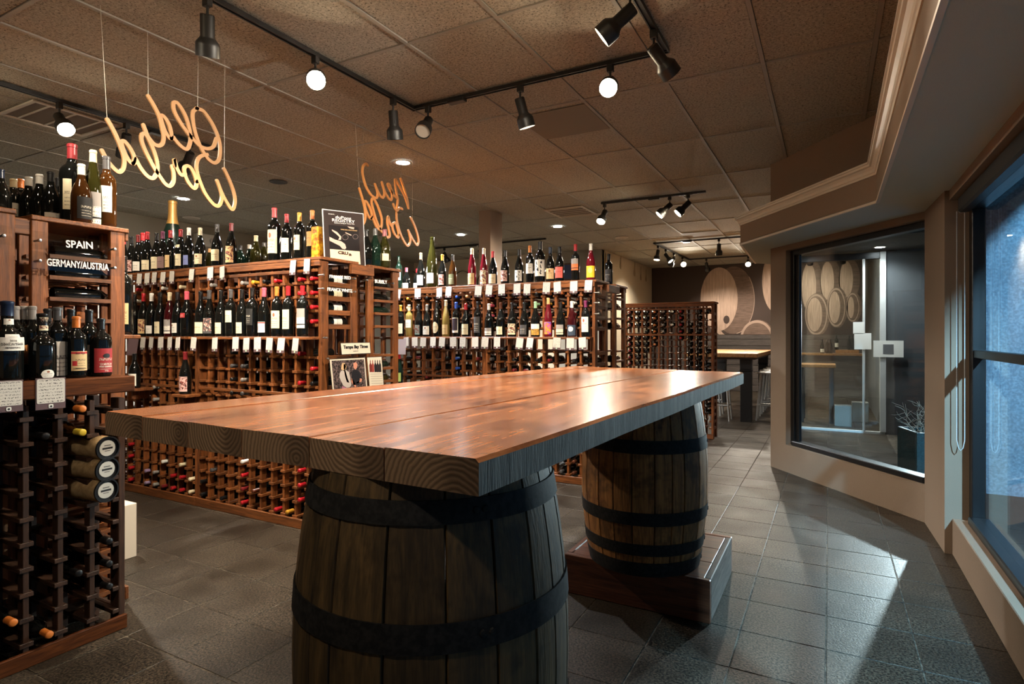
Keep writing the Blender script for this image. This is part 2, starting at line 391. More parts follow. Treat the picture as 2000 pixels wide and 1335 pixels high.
# return wall running away from the bay, post and right-hand window wall
struct('wall_return', MB().box(-.521, -.40, 6.47, 9.30, 0, ZC+.05), WALL_TAUPE)
struct('wall_post', MB().prism([(.594,5.033),(.617,4.38),(.80,4.38),(.80,5.15),(.70,5.17)], 0, ZC+.05), WALL_TAUPE)
kw_ = struct('wall_knee', MB().bbox(.655, .82, YN, 4.38, 0, .217, .004), WALL_TAUPE)
struct('wall_over_window', MB().box(.640, .82, YN, 4.38, 2.14, ZC+.05), WALL_TAUPE)
YW = 4.335
w2 = struct('window_2', MB().bbox(.735, .80, YW-.045, YW+.042, .222, 2.14, .004), FRAME); tag(w2, 'large black framed shop window beside the camera', 'window')
obj('window_sill', MB().bbox(.715, .82, YN, YW-.045, .217, .262, .006), FRAME, w2)
obj('glazing_bar', MB().bbox(.742, .792, YN, YW-.045, 1.192, 1.237, .003), FRAME, w2)
obj('head_frame', MB().bbox(.735, .80, YN, YW-.045, 2.06, 2.14, .003), FRAME, w2)
obj('mullion', MB().bbox(.735, .80, 1.30, 1.38, .262, 2.06, .004), FRAME, w2)
obj('pane', MB().box(.766, .772, YN, YW-.04, .25, 2.07), GLASSW, w2)
# roller blind box and bead chain
rb = obj('roller_blind', MB().bbox(.668, .733, YN, 4.30, 2.045, 2.138, .012), plain('blind_black', (.010,.010,.011), .45)); tag(rb, 'black rolled up blind above the shop window', 'blind')
CLEAR = plain('bead_white', srgb(200,200,196), .3)
obj('end_cap', MB().lathe([(0,0),(.020,0),(.024,.006),(.022,.014),(0,.016)], 14), CLEAR, rb, (.70, 4.316, 2.05))
pts = [(.668,4.325,2.06),(.668,4.325,.70),(.676,4.324,.655),(.686,4.323,.64),(.697,4.322,.655),(.705,4.321,.70),(.705,4.321,2.06)]
ch = obj('bead_chain', MB().tube(pts, .0026, 6), CLEAR); tag(ch, 'pale bead chain loop hanging from the roller blind', 'chain')
bm_ = MB()
for (x, y, zt_, zb_) in ((.668,4.325,2.05,.70), (.705,4.321,2.05,.70)):
    k = zt_
    while k > zb_:
        bm_.lathe([(0,-.0036),(.0036,0),(0,.0036)], 6, (x, y, k)); k -= .013
tag(obj('beads', bm_, CLEAR, ch), kind='stuff')
# dropped soffit with crown moulding
ZS = 2.20
fas = [(.262,-2.55), (.262,1.88), (.278,4.545), (-.756,6.04), (-.79,7.67), (-.55,7.9)]
back = [(-.45,7.9), (-.521,6.465), (.594,5.033), (.640,4.38), (.640,-2.55)]
sof = struct('trim_soffit', MB().prism(fas+back, ZS, ZS+.02), SOFFIT); tag(sof, 'painted soffit hung over the bay windows', 'soffit')
def offset_path(p, d):
    out = []
    for i in range(len(p)):
        a = Vector(p[max(i-1,0)]); b = Vector(p[i]); c = Vector(p[min(i+1,len(p)-1)])
        n = Vector((0,0))
        for q, r in ((a,b),(b,c)):
            t = r-q
            if t.length > 1e-6: t.normalize(); n += Vector((-t.y, t.x))
        n.normalize()
        t = (b-a) if (b-a).length > 1e-6 else (c-b)
        t = t.normalized(); m = Vector((-t.y, t.x)); k = max(.5, n.dot(m))
        out.append(b+n*d/k)
    return out
def sweep(path, prof):
    mb = MB(); rows = [offset_path(path, d) for d, z in prof]; m = len(prof); n = len(path)
    vs = []
    for i in range(n):
        for k in range(m): vs.append((rows[k][i].x, rows[k][i].y, prof[k][1]))
    fs = [(i*m+k, i*m+(k+1) % m, (i+1)*m+(k+1) % m, (i+1)*m+k) for i in range(n-1) for k in range(m)]
    fs += [tuple(range(m)), tuple((n-1)*m+k for k in range(m))[::-1]]
    return mb.add(vs, fs)
fp = fas[:5]
obj('fascia', sweep(fp, [(0,ZS+.012),(0,2.44),(-.02,2.44),(-.02,ZS+.012)]), WALL_TAUPE, sof)
obj('bead_strip', sweep(fp, [(.006,ZS-.004),(.006,ZS+.012),(-.014,ZS+.012),(-.014,ZS-.004)]), TRIM, sof)
obj('crown_moulding', sweep(fp, [(0,2.385),(.006,2.385),(.010,2.398),(.016,2.402),(.020,2.42),(.034,2.437),(.046,2.442),(.048,2.455),(.056,2.458),(.056,2.470),(-.02,2.470),(-.02,2.385)]), TRIM, sof)
obj('soffit_top', MB().prism(fas+back, 2.40, 2.42), SOFFIT, sof)

# ------------------------------------------------------------------ outdoors beyond the windows
CONC = speckle('concrete', srgb(44,44,43), srgb(80,79,76), 90, .8, .2, 2.0, .25)
gr = struct('ground_outside', MB().box(-.40, 14, -6, 9.30, -.12, -.03), CONC); tag(gr, 'dark concrete yard outside the windows', 'ground')
STUCCO = speckle('stucco_blue_grey', srgb(110,132,150), srgb(150,172,186), 55, .9, .6, 2.0, .15)
ow = struct('wall_outside', MB().box(1.05, 5.5, 6.35, 6.55, -.1, 3.6), STUCCO); tag(ow, 'rough stucco garden wall in bluish dusk light', 'wall')
ow2 = struct('wall_yard', MB().box(.66, 5.5, 9.30, 9.45, -.1, 2.45), plain('yard_wall_dark', srgb(66,70,72), .8)); tag(ow2, 'dark yard wall under the eave', 'wall')
eave = struct('eave_outside', MB().box(-.40, 5.5, 7.9, 9.5, 2.47, 2.60), plain('eave_dark', srgb(70,70,68), .8)); tag(eave, 'dark eave over the yard windows', 'eave')
WHITEP = plain('white_frame', srgb(190,190,186), .5)
w3 = struct('window_3', MB().bbox(-.40, .66, 9.27, 9.33, -.05, .03, .004), WHITEP); tag(w3, 'white framed yard window of the mural room', 'window')
obj('window_frame', MB().bbox(.60, .67, 9.25, 9.35, .03, 2.45, .004), WHITEP, w3)
obj('window_frame', MB().bbox(.40, .43, 9.27, 9.33, .03, 2.38, .003), WHITEP, w3)
obj('window_frame', MB().bbox(-.40, -.35, 9.27, 9.33, .03, 2.38, .004), FRAME, w3)
obj('window_frame', MB().bbox(-.40, .60, 9.27, 9.33, 2.36, 2.45, .004), FRAME, w3)
obj('pane', MB().box(-.35, .60, 9.30, 9.305, .03, 2.37), GLASSW, w3)
PAPER = plain('paper', srgb(232,228,218), .7)
for i, (px, py, w, h) in enumerate([(1677,640,.13,.16), (1685,666,.20,.22)]):
    p = atY(px, py, 9.26); o = obj('window_notice', MB().bbox(-w/2, w/2, -.002, 0, -h/2, h/2, .0005), PAPER, None, tuple(p))
    tag(o, ['small white notice high on the yard window', 'larger white notice low on the yard window'][i], 'notice')
p = atY(1735, 681, 9.24); o = obj('door_notice', MB().bbox(-.17, .17, -.003, 0, -.11, .11, .0005), PAPER, None, tuple(p)); tag(o, 'wide white notice beside the yard door post', 'notice')
obj('printed_panel', MB().box(-.06, .06, -.0045, -.003, -.07, .06), plain('grey_print', srgb(90,90,92), .7), o)
# planter with twiggy shrub
pl = empty('planter', (.86, 6.75, -.03), .3, label='dark teal planter box outside the bay window', cat='planter')
TEAL = speckle('planter_teal', srgb(18,36,39), srgb(30,54,57), 60, .6, .1, 3, .2)
for (x0,x1,y0,y1) in ((-.22,.22,-.2,-.17),(-.22,.22,.17,.2),(-.22,-.19,-.17,.17),(.19,.22,-.17,.17)):
    obj('side_panel', MB().bbox(x0,x1,y0,y1,0,.46,.004), TEAL, pl)
obj('soil', MB().box(-.19,.19,-.17,.17,.05,.42), plain('soil', (.02,.015,.01), .95), pl)
sh = empty('bare_shrub', (.86, 6.75, .38), 0, label='bare twiggy shrub growing in the teal planter', cat='shrub')
TWIG = plain('twig', srgb(112,98,84), .8)
for k in range(16):
    a = random.uniform(0, 2*PI); pts = [Vector((random.uniform(-.12,.12), random.uniform(-.1,.1), 0))]; dv = Vector((math.cos(a)*.7, math.sin(a)*.7, 1)).normalized()
    for q in range(7):
        dv = (dv+Vector((random.uniform(-.5,.5), random.uniform(-.5,.5), random.uniform(-.25,.35)))).normalized(); pts.append(pts[-1]+dv*.05)
    br = obj('branch', MB().tube(pts, [.005*(1-i/9) for i in range(8)], 5), TWIG, sh)
    mb = MB()
    for i in (2,3,4,5,6):
        q = [pts[i]]; d2 = Vector((random.uniform(-1,1), random.uniform(-1,1), random.uniform(-.2,.9))).normalized()
        for _ in range(4): d2 = (d2+Vector((random.uniform(-.5,.5), random.uniform(-.5,.5), random.uniform(-.3,.4)))).normalized(); q.append(q[-1]+d2*.03)
        mb.tube(q, [.0028,.0024,.002,.0015,.001], 4)
    obj('twigs', mb, TWIG, br)
# mural of barrels (flat print on the wall)
mur = empty('barrel_mural', (0, YB, 1.35), 0, label='brown photo mural of giant wine barrels on the end wall', cat='mural')
MBG = plain('mural_brown', srgb(96,78,70), .8); MDK = plain('mural_dark', srgb(58,44,38), .8)
MLT = wood('mural_barrel_head', srgb(168,142,126), srgb(196,168,150), (18,1,.6), .8, .0, .04)
MMD = wood('mural_barrel_stave', srgb(96,78,68), srgb(120,98,86), (1,18,9), .8, .0, .04)
MRIM = plain('mural_rim', srgb(160,136,122), .8)
obj('backing_print', MB().box(-4.0, 1.2, -.004, 0, 0, ZC-1.35), MDK, mur)
def ell(name, cx, cy, rx, ry, mat, lev, tilt=0., a0=0, a1=2*PI, ring=None):
    # an ellipse of the print, measured on the end wall plane
    c = atY(cx, cy, YB); sx = depth(c.x, YB)/F*1.0; n = 40; pts = []
    ex = abs((atY(cx+rx, cy, YB)-c).x); ez = abs((atY(cx, cy-ry, YB)-c).z)
    def pt(a, k=1.): 
        x, z = ex*k*math.cos(a), ez*k*math.sin(a); return (c.x+x*math.cos(tilt)-z*math.sin(tilt), c.z-1.35+x*math.sin(tilt)+z*math.cos(tilt))
    zmax = ZC-1.35
    y = -.004-lev*.0012
    cl = lambda q: (max(-3.99, min(1.19, q[0])), y, max(.001, min(zmax, q[1])))
    if ring is None:
        vs = [cl(pt(a0+(a1-a0)*i/n)) for i in range(n+1)]; mb = MB().add(vs, [tuple(range(n+1))])
    else:
        vs = []
        for i in range(n+1):
            a = a0+(a1-a0)*i/n; vs += [cl(pt(a)), cl(pt(a, ring))]
        mb = MB().add(vs, [(2*i, 2*i+1, 2*i+3, 2*i+2) for i in range(n)])
    return obj(name, mb, mat, mur)
ell('barrel_side', 1432, 586, 42, 66, MMD, 1); ell('barrel_rim', 1434, 586, 40, 66, MRIM, 2, 0, -1.45, .75, .975)
ell('barrel_head', 1404, 584, 37, 62, MLT, 3)
ell('barrel_rim', 1436, 646, 44, 0+22, MLT, 4, -.35, PI*.95, PI*1.9, .72)
ell('barrel_side', 1480, 662, 34, 38, MMD, 2); ell('barrel_rim', 1478, 662, 33, 37, MRIM, 3, 0, .1, PI*.98, .86)
ell('barrel_head', 1516, 548, 28, 62, MLT, 2)
ell('barrel_spigot', 1419, 624, 6, 8, MDK, 5)
for (x, y, rx, ry) in ((1582,560,17,50),(1618,548,16,40),(1655,545,16,38)):
    ell('barrel_side', x+4, y, rx+5, ry+3, MMD, 1); ell('barrel_head', x-2, y, rx-3, ry-3, MLT, 2)
for (x, y, rx, ry) in ((1593,614,19,38),(1632,600,15,36),(1664,600,10,26)):
    ell('barrel_side', x+3, y, rx+6, ry+4, MMD, 3); ell('barrel_rim', x+1, y, rx+3, ry+2, MRIM, 4, 0, 0, 2*PI, .9); ell('barrel_head', x-2, y, rx-4, ry-5, MLT, 5)

# ================================================================== TABLE AND BARRELS
ZT, TT = 1.11, .063
Q = [Vector((-1.771,.894)), Vector((-.523,.848)), Vector((-.429,3.588)), Vector((-1.56,3.80))]
table = empty('barrel_table', (-1.07, 2.2, ZT-TT), 0, label='long varnished plank table top resting on two wine barrels', cat='table')
fr = [0, .155, .315, .49, .66, .83, 1.0]; NS = 22
for k in range(6):
    f0, f1 = fr[k], fr[k+1]; vs = []; fs = []; ms = []
    pc = Q[0].lerp(Q[1], (f0+f1)/2); w0 = random.uniform(0, 9); dz = random.uniform(-.0015, .0015)
    for i in range(NS+1):
        t = i/NS; n0 = Q[0].lerp(Q[1], f0).lerp(Q[3].lerp(Q[2], f0), t); n1 = Q[0].lerp(Q[1], f1).lerp(Q[3].lerp(Q[2], f1), t)
        a = n0+Vector((.0008+.0006*math.sin(9*t+w0), 0)); b = n1-Vector((.0008+.0006*math.sin(7*t+w0), 0))
        if k == 5: b.x += .0016*math.sin(5.1*t*PI+.6)+.0012*math.sin(17*t)+.008*max(0, t-.8)
        if k == 0: a.x -= .002*math.sin(4.3*t*PI)
        if i == 0: a.y += .004*math.sin(7*f0*PI); b.y += .004*math.sin(7*f1*PI)
        e = .002 if k < 5 else .007; ea = .002 if k > 0 else .009
        zt = ZT+dz
        for (p, q) in ((a, ZT-TT), (a, zt-ea), (a+Vector((ea,0)), zt), (b-Vector((e,0)), zt), (b, zt-e), (b, ZT-TT)): vs.append((p.x-pc.x, p.y-2.2, q-ZT+TT))
    for i in range(NS):
        for j in range(6):
            fs.append((i*6+j, i*6+(j+1) % 6, (i+1)*6+(j+1) % 6, (i+1)*6+j)); ms.append(2 if (j == 0 and k == 0) or (j == 4 and k == 5) else 0)
    fs.append(tuple(range(6))[::-1]); ms.append(1); fs.append(tuple(NS*6+j for j in range(6))); ms.append(1)
    mb = MB(); mb.add(vs, [f[::-1] for f in fs]); mb.m = ms
    obj('plank', mb, [TOP, ENDG, SAWN], table, (pc.x+1.07, 0, 0))
def barrel(name, c, z0, H, Rb, Re, hoops, label, rivang, seed, STAVE=STAVE):
    random.seed(seed); b = empty(name, (c[0], c[1], z0), 0, label=label, cat='barrel')
    R = lambda z: Re+(Rb-Re)*(1-((z-H/2)/(H/2))**2)
    a = 0; ws = []
    while a < 2*PI-.14: w = random.uniform(.20, .38); ws.append(w); a += w
    sc = 2*PI/sum(ws); a = 0
    for w in ws:
        w *= sc; vs = []; fs = []; nz = 12; jit = random.uniform(-.0008,.0008)
        prof = [(a+.004, -.0035), (a+.012, 0), (a+w*.5, .0008), (a+w-.012, 0), (a+w-.004, -.0035)]
        for i in range(nz+1):
            z = H*i/nz
            for an, dr in prof: r = R(z)+dr+jit; vs.append((r*math.cos(an), r*math.sin(an), z))
            for an in (a+w-.004, a+.004): r = R(z)-.024; vs.append((r*math.cos(an), r*math.sin(an), z))
        for i in range(nz):
            for k in range(7): fs.append((i*7+k, i*7+(k+1) % 7, (i+1)*7+(k+1) % 7, (i+1)*7+k))
        fs += [tuple(range(7))[::-1], tuple(nz*7+k for k in range(7))]
        obj('stave', MB().add(vs, fs), STAVE, b, smooth=True); a += w
    for zz in (.03, H-.05): obj('barrel_head', MB().lathe([(0,zz),(R(zz)-.024,zz),(R(zz)-.024,zz+.02),(0,zz+.02)], 32), STAVE, b)
    for (h0, h1) in hoops:
        h0 -= z0; h1 -= z0; n = 5; prof = [(R(h0+(h1-h0)*i/n)+.0042, h0+(h1-h0)*i/n) for i in range(n+1)]
        prof += [(r-.0035, z) for r, z in prof[::-1]]; prof.append(prof[0])
        hp = obj('hoop', MB().lathe(prof, 64), HOOP, b, smooth=True)
        for da in (-.035, .035):
            zc = (h0+h1)/2; rr = R(zc)+.004
            m = MB().lathe([(0,.004),(.006,.003),(.008,0)], 8).mesh('rivet')
            o = obj('rivet', m, HOOP, hp); an = rivang+da+random.uniform(-.01,.01)
            o.location = (rr*math.cos(an), rr*math.sin(an), zc); o.rotation_euler = Vector((math.cos(an), math.sin(an), 0)).to_track_quat('Z','Y').to_euler()
    return b
C1 = (-.817, 1.125); C2 = (-.832, 2.945); BT = ZT-TT-.001
barrel('wine_barrel', C1, .2, BT-.2, .314, .268, [(.966,1.010),(.738,.792),(.46,.515),(.25,.30),(.20,.235)], 'dark weathered oak barrel under the near end of the table', -.62, 11)
barrel('wine_barrel', C2, .2, BT-.2, .312, .268, [(1.005,1.04),(.777,.838),(.446,.506),(.302,.357),(.201,.268)], 'oak barrel, warm light put into its brown, on the low wooden plinth', .15, 23, STAVE_LIT)
def plinth(x0, x1, y0, y1, label):
    p = empty('barrel_plinth', ((x0+x1)/2, (y0+y1)/2, 0), 0, label=label, cat='plinth')
    hx, hy = (x1-x0)/2, (y1-y0)/2
    obj('front_board', MB().bbox(-hx, hx, -hy, -hy+.03, .0, .199, .004), PLINTH, p)
    obj('back_board', MB().bbox(-hx, hx, hy-.03, hy, .0, .199, .004), PLINTH, p)
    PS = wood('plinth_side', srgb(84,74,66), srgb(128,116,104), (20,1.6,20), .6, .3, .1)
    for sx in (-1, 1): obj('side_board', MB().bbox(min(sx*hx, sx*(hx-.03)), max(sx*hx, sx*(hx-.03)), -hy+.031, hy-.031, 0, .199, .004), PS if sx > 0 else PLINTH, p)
    for i in range(3):
        a = -hy+.031+(2*hy-.062)*i/3; obj('top_plank', MB().bbox(-hx+.031, hx-.031, a+.001, a+(2*hy-.062)/3-.001, .165, .197, .003), PLINTH, p)
plinth(-1.20, -.478, 2.785, 3.47, 'low dark red wooden plinth under the far barrel')
plinth(-1.18, -.455, .76, 1.49, 'low wooden plinth under the near barrel')

# ================================================================== RACKS
def rack(name, label, loc, rz, ncol, pitch, dep, H, rows, mats, shelf=None, cross=(), basez=.065, joined=False, top=True, ends=(1,1), trim=True, backw=.034, group=None, ov=(.03,.03)):
    V, Hm, D = mats; L = ncol*pitch
    r = empty(name, loc, rz, label=label, cat='wine rack', group=group)
    zt = H-.022
    fu = MB().bbox(-.0105, .0105, 0, .044, .0, zt, .002).mesh('upright'); bu = MB().bbox(-.0105, .0105, dep-.044, dep, 0, zt, .002).mesh('back_upright')
    ep = MB().bbox(-.014, .014, -.004, .064, 0, zt, .003).mesh('end_post'); eb = MB().bbox(-.014, .014, dep-.062, dep+.002, 0, zt, .003).mesh('end_post')
    rl = MB().bbox(-.024, .024, -.007, dep-.021, -.018, 0, .0015).mesh('rail')
    jm = MB()
    for i in range(ncol+1):
        x = i*pitch; e = (i == 0 and ends[0]) or (i == ncol and ends[1])
        obj('end_post' if e else 'upright', ep if e else fu, V, r, (x,0,0)); obj('end_post' if e else 'back_upright', eb if e else bu, V, r, (x,0,0))
        for z in rows:
            if joined: jm.box(x-.027, x+.027, -.007 if not e else .064, dep-.021 if not e else dep-.062, z-.018, z)
            elif e:
                obj('rail', MB().bbox(-.012 if i else -.012, .012, .066, dep-.064, -.034, 0, .002), D, r, (x,0,z))
                sx = .014 if i == 0 else -.040
                obj('rail', MB().bbox(sx, sx+.026, -.007, dep-.021, -.018, 0, .0015), D, r, (x,0,z))
            else: obj('rail', rl, D, r, (x,0,z))
    if joined: tag(obj('rails', jm, D, r), kind='stuff')
    if top: obj('top_board', MB().bbox(-ov[0], L+ov[1], -.02, dep+.004, H-.021, H, .003), Hm, r)
    if trim: obj('top_trim', MB().bbox(-min(.015,ov[0]), L+min(.015,ov[1]), -.020, -.004, H-.062, H-.022, .003), Hm, r); obj('top_strip', MB().bbox(.015, L-.015, -.012, -.001, H-.100, H-.078, .002), Hm, r)
    if basez: obj('base_board', MB().bbox(-min(.015,ov[0]), L+min(.015,ov[1]), -.022, -.004, 0, basez, .003), Hm, r)
    for z in cross: obj('cross_strip', MB().bbox(.015, L-.015, -.014, -.007, z, z+.022, .002), Hm, r)
    if shelf: obj('display_shelf', MB().bbox(.005, L-.002, -.092, -.006, shelf-.020, shelf, .003), Hm, r)
    bpy.context.view_layer.update()
    r_info = dict(o=r, loc=Vector(loc), rz=rz, n=ncol, p=pitch, dep=dep, rows=rows, L=L)
    return r_info
WM = (RACK, RACKH, RACKD); LM = (LOWR, LOWRH, LOWRD)
ROWS = [.08+.1*k for k in range(12)]+[1.40,1.497,1.594,1.69]
HM = 1.852; YM = 2.85
MA = rack('wine_rack', 'far unit of the old-world rack, next to the SPAIN rack', (-4.347-.1187*11, YM, 0), 0, 11, .1187, .335, HM, ROWS, WM, 1.314, (.905,), ov=(.03,.014))
MC = rack('wine_rack', 'near unit of the old-world rack, ending at the FRANCE RED sign', (-4.317, YM, 0), 0, 11, .1187, .335, HM, ROWS, WM, 1.314, (.905,), ov=(.014,.03))
XM = -4.317+11*.1187
MBk = rack('wine_rack', 'rack behind the old-world bottles with the BUBBLY sign on its end', (XM, 3.646, 0), PI, 23, .1187, .345, 1.845, ROWS, WM, 1.314, (), joined=True)
HN = 1.815; YNW = 4.87; XN = -1.822
NA = rack('wine_rack', 'far unit of the new-world rack, half behind the BUBBLY end', (XN-18*.1222-.028, YNW, 0), 0, 9, .1222, .335, HN, ROWS, WM, 1.310, (.905,), ov=(.03,.014))
NB_ = rack('wine_rack', 'near unit of the new-world rack, ending towards the window aisle', (XN-9*.1222+.002, YNW, 0), 0, 9, .1222, .335, HN, ROWS, WM, 1.310, (.905,), ov=(.014,.03))
NBk = rack('wine_rack', 'rack backing onto the new-world rack', (XN+.004, 5.74, 0), PI, 18, .1222, .345, HN, ROWS, WM, None, (), joined=True)
R3ROWS = [1.622-.087*k for k in range(18)]
R3 = rack('wine_rack', 'open lattice wine rack in front of the long high table', (-2.455, 7.8, 0), 0, 10, .1145, .27, 1.76, R3ROWS, WM, None, (1.322,), backw=.012)
LROWS = [.095+.1*k for k in range(10)]
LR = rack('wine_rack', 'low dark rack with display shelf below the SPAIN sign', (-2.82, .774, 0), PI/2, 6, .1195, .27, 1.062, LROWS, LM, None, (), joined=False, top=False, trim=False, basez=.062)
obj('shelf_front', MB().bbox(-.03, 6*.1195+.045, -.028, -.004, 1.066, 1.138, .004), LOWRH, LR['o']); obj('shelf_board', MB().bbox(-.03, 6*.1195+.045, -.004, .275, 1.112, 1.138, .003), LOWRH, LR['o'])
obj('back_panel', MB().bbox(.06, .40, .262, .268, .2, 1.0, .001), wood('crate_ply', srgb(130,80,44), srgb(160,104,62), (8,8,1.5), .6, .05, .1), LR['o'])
HS = 1.856
S1 = rack('wine_rack', 'tall rack with the SPAIN and GERMANY/AUSTRIA signs on its end', (-3.113, 1.652, 0), PI, 16, .1187, .385, HS, ROWS, WM, 1.325, (), joined=True, ov=(.02,.03))
S2 = rack('wine_rack', 'tall rack cut by the picture edge beside the SPAIN rack', (-3.113-16*.1187, .82, 0), 0, 16, .1187, .385, HS+.012, ROWS, WM, 1.325, (), joined=True, ov=(.03,.02))
def link(x, y0, y1, z, label):
    o = obj('rack_tie', MB().bbox(x+.016, x+.05, y0, y1, z-.035, z+.035, .003), RACKD); tag(o, label, 'block')
link(XM, 3.10, 3.33, HM-.058, 'wooden tie block joining the FRANCE RED and BUBBLY racks')
link(XN+.004, 5.13, 5.44, HN-.06, 'wooden tie block joining the two new-world racks')
link(-3.158, 1.19, 1.275, HS-.055, 'wooden tie block joining the SPAIN rack to its neighbour')

# ================================================================== BOTTLES
GL = {
 'dark': plain('glass_dark', (.0045,.0048,.0042), .05, 0, .45, 0.), 'green': plain('glass_green', (.006,.016,.010), .05, 0, .45, 0.),
 'olive': plain('glass_olive', (.022,.020,.004), .05, 0, .45, 0.), 'amber': plain('glass_amber', (.040,.014,.003), .05, 0, .45, 0.),
 'rosé': plain('glass_rose', (.11,.005,.011), .05, 0, .45, 0.), 'golden': plain('glass_golden', (.22,.15,.04), .05, 0, .45, 0.), 'ruby': plain('glass_ruby', (.035,.003,.004), .05, 0, .45, 0.),
}
CAPC = {'red':(168,28,36),'dark red':(110,28,30),'black':(20,19,19),'white':(226,222,212),'cream':(222,206,170),'orange':(206,116,48),'gold':(206,150,48),'grey':(74,72,72),'navy':(30,42,66),
 'blue':(44,78,160),'pink':(204,84,100),'green':(150,190,150),'purple':(112,40,78),'silver':(150,144,138),'lilac':(150,128,160),'peach':(222,166,110),'maroon':(124,36,40),'brown':(88,44,24),'yellow':(210,180,60)}
def capm(c): return plain('capsule_'+c, srgb(*CAPC[c]), .32, .15 if c in ('gold','silver') else 0, .5)
LABC = {'cream':(226,212,176),'white':(232,226,214),'yellow':(226,190,40),'red':(170,44,48),'coral':(222,100,88),'orange':(214,112,58),'blue':(118,128,182),'mauve':(134,104,100),'black':(26,24,22),
 'gold':(176,120,60),'pink':(214,178,168),'green':(112,116,84),'teal':(120,140,130),'navy':(52,66,82),'grey':(66,64,64),'buff':(214,182,130)}
def labm(c, style):
    key = 'paper_%s_%s' % (c, style)
    if key in MATS: return MATS[key]
    m, nt, b, L = nodes(key); base = srgb(*LABC[c]); dark = c in ('black','navy','grey','red','green')
    ink = srgb(214,206,186) if dark else srgb(70,52,44)
    uv = N(nt, 'ShaderNodeUVMap'); sep = N(nt, 'ShaderNodeSeparateXYZ'); L.new(uv.outputs[0], sep.inputs[0])
    def between(s, a, b2):
        g = N(nt, 'ShaderNodeMath', operation='GREATER_THAN'); L.new(s, g.inputs[0]); g.inputs[1].default_value = a
        l = N(nt, 'ShaderNodeMath', operation='LESS_THAN'); L.new(s, l.inputs[0]); l.inputs[1].default_value = b2
        k = N(nt, 'ShaderNodeMath', operation='MULTIPLY'); L.new(g.outputs[0], k.inputs[0]); L.new(l.outputs[0], k.inputs[1]); return k.outputs[0]
    def mulv(a, b2):
        k = N(nt, 'ShaderNodeMath', operation='MULTIPLY'); L.new(a, k.inputs[0]); L.new(b2, k.inputs[1]); return k.outputs[0]
    cur = None
    def over(fac, col):
        nonlocal cur
        mx = N(nt, 'ShaderNodeMix', data_type='RGBA')
        L.new(fac, mx.inputs[0])
        if cur is None: mx.inputs[6].default_value = base
        else: L.new(cur, mx.inputs[6])
        if isinstance(col, tuple): mx.inputs[7].default_value = col
        else: L.new(col, mx.inputs[7])
        cur = mx.outputs[2]
    U_, V_ = sep.outputs[0], sep.outputs[1]
    if style in ('art','sunset','field'):
        mp = N(nt, 'ShaderNodeMapping'); mp.inputs['Scale'].default_value = (3,4,1) if style != 'sunset' else (1.2,2,1); L.new(uv.outputs[0], mp.inputs[0])
        n = N(nt, 'ShaderNodeTexNoise', Scale=1.6, Detail=3.0, Distortion=1.0); L.new(mp.outputs[0], n.inputs['Vector'])
        if style == 'sunset': r = ramp(nt, [(.3, srgb(240,190,40)), (.45, srgb(236,110,60)), (.55, srgb(200,80,140)), (.68, srgb(70,70,170))])
        elif style == 'field': r = ramp(nt, [(.35, srgb(120,90,40)), (.5, srgb(214,160,60)), (.65, srgb(60,50,40))])
        else: r = ramp(nt, [(.38, ink), (.46, srgb(150,60,50)), (.52, base), (1, base)])
        L.new(n.outputs['Fac'], r.inputs[0])
        over(between(V_, .0 if style != 'art' else .15, .55 if style == 'field' else .97), r.outputs[0])
    if style in ('text','seal','band','bar','frame'):
        # a title and rows of small print
        wv = N(nt, 'ShaderNodeTexNoise', Scale=1.0, Detail=3.0, Roughness=.8); mp = N(nt, 'ShaderNodeMapping'); mp.inputs['Scale'].default_value = (34, 13, 1); L.new(uv.outputs[0], mp.inputs[0]); L.new(mp.outputs[0], wv.inputs['Vector'])
        gt = N(nt, 'ShaderNodeMath', operation='GREATER_THAN'); L.new(wv.outputs['Fac'], gt.inputs[0]); gt.inputs[1].default_value = .52
        ux = between(U_, .2, .8)
        for (a, b2) in ((.50,.60),(.36,.40),(.24,.28),(.13,.16)):
            over(mulv(mulv(between(V_, a, b2), ux), gt.outputs[0]), ink)
    if style == 'seal':
        d = N(nt, 'ShaderNodeVectorMath', operation='DISTANCE'); L.new(uv.outputs[0], d.inputs[0]); d.inputs[1].default_value = (.5,.76,0)
        l = N(nt, 'ShaderNodeMath', operation='LESS_THAN'); L.new(d.outputs['Value'], l.inputs[0]); l.inputs[1].default_value = .11; over(l.outputs[0], srgb(150,90,60))
    if style == 'band': over(between(V_, .86, .97), srgb(190,50,50)); over(mulv(between(V_, .25, .5), between(U_, .06, .32)), srgb(180,36,40))
    if style == 'bar': over(between(V_, .16, .22), srgb(30,26,24)); over(between(V_, .55, 1.0), srgb(150,142,136))
    if style == 'frame':
        f1 = mulv(between(U_, .08, .92), between(V_, .16, .95)); over(f1, srgb(52,38,50))
    if style == 'figure':
        mp = N(nt, 'ShaderNodeMapping'); mp.inputs['Scale'].default_value = (4,3,1); L.new(uv.outputs[0], mp.inputs[0])
        n = N(nt, 'ShaderNodeTexNoise', Scale=1.3, Detail=4.0); L.new(mp.outputs[0], n.inputs['Vector'])
        gt = N(nt, 'ShaderNodeMath', operation='GREATER_THAN'); L.new(n.outputs['Fac'], gt.inputs[0]); gt.inputs[1].default_value = .53
        over(mulv(mulv(between(U_, .25, .75), between(V_, .1, .9)), gt.outputs[0]), srgb(30,26,26))
    if style == 'disc':
        d = N(nt, 'ShaderNodeVectorMath', operation='DISTANCE'); L.new(uv.outputs[0], d.inputs[0]); d.inputs[1].default_value = (.5,.62,0)
        l = N(nt, 'ShaderNodeMath', operation='LESS_THAN'); L.new(d.outputs['Value'], l.inputs[0]); l.inputs[1].default_value = .24; over(l.outputs[0], srgb(226,222,210) if dark else srgb(240,214,110))
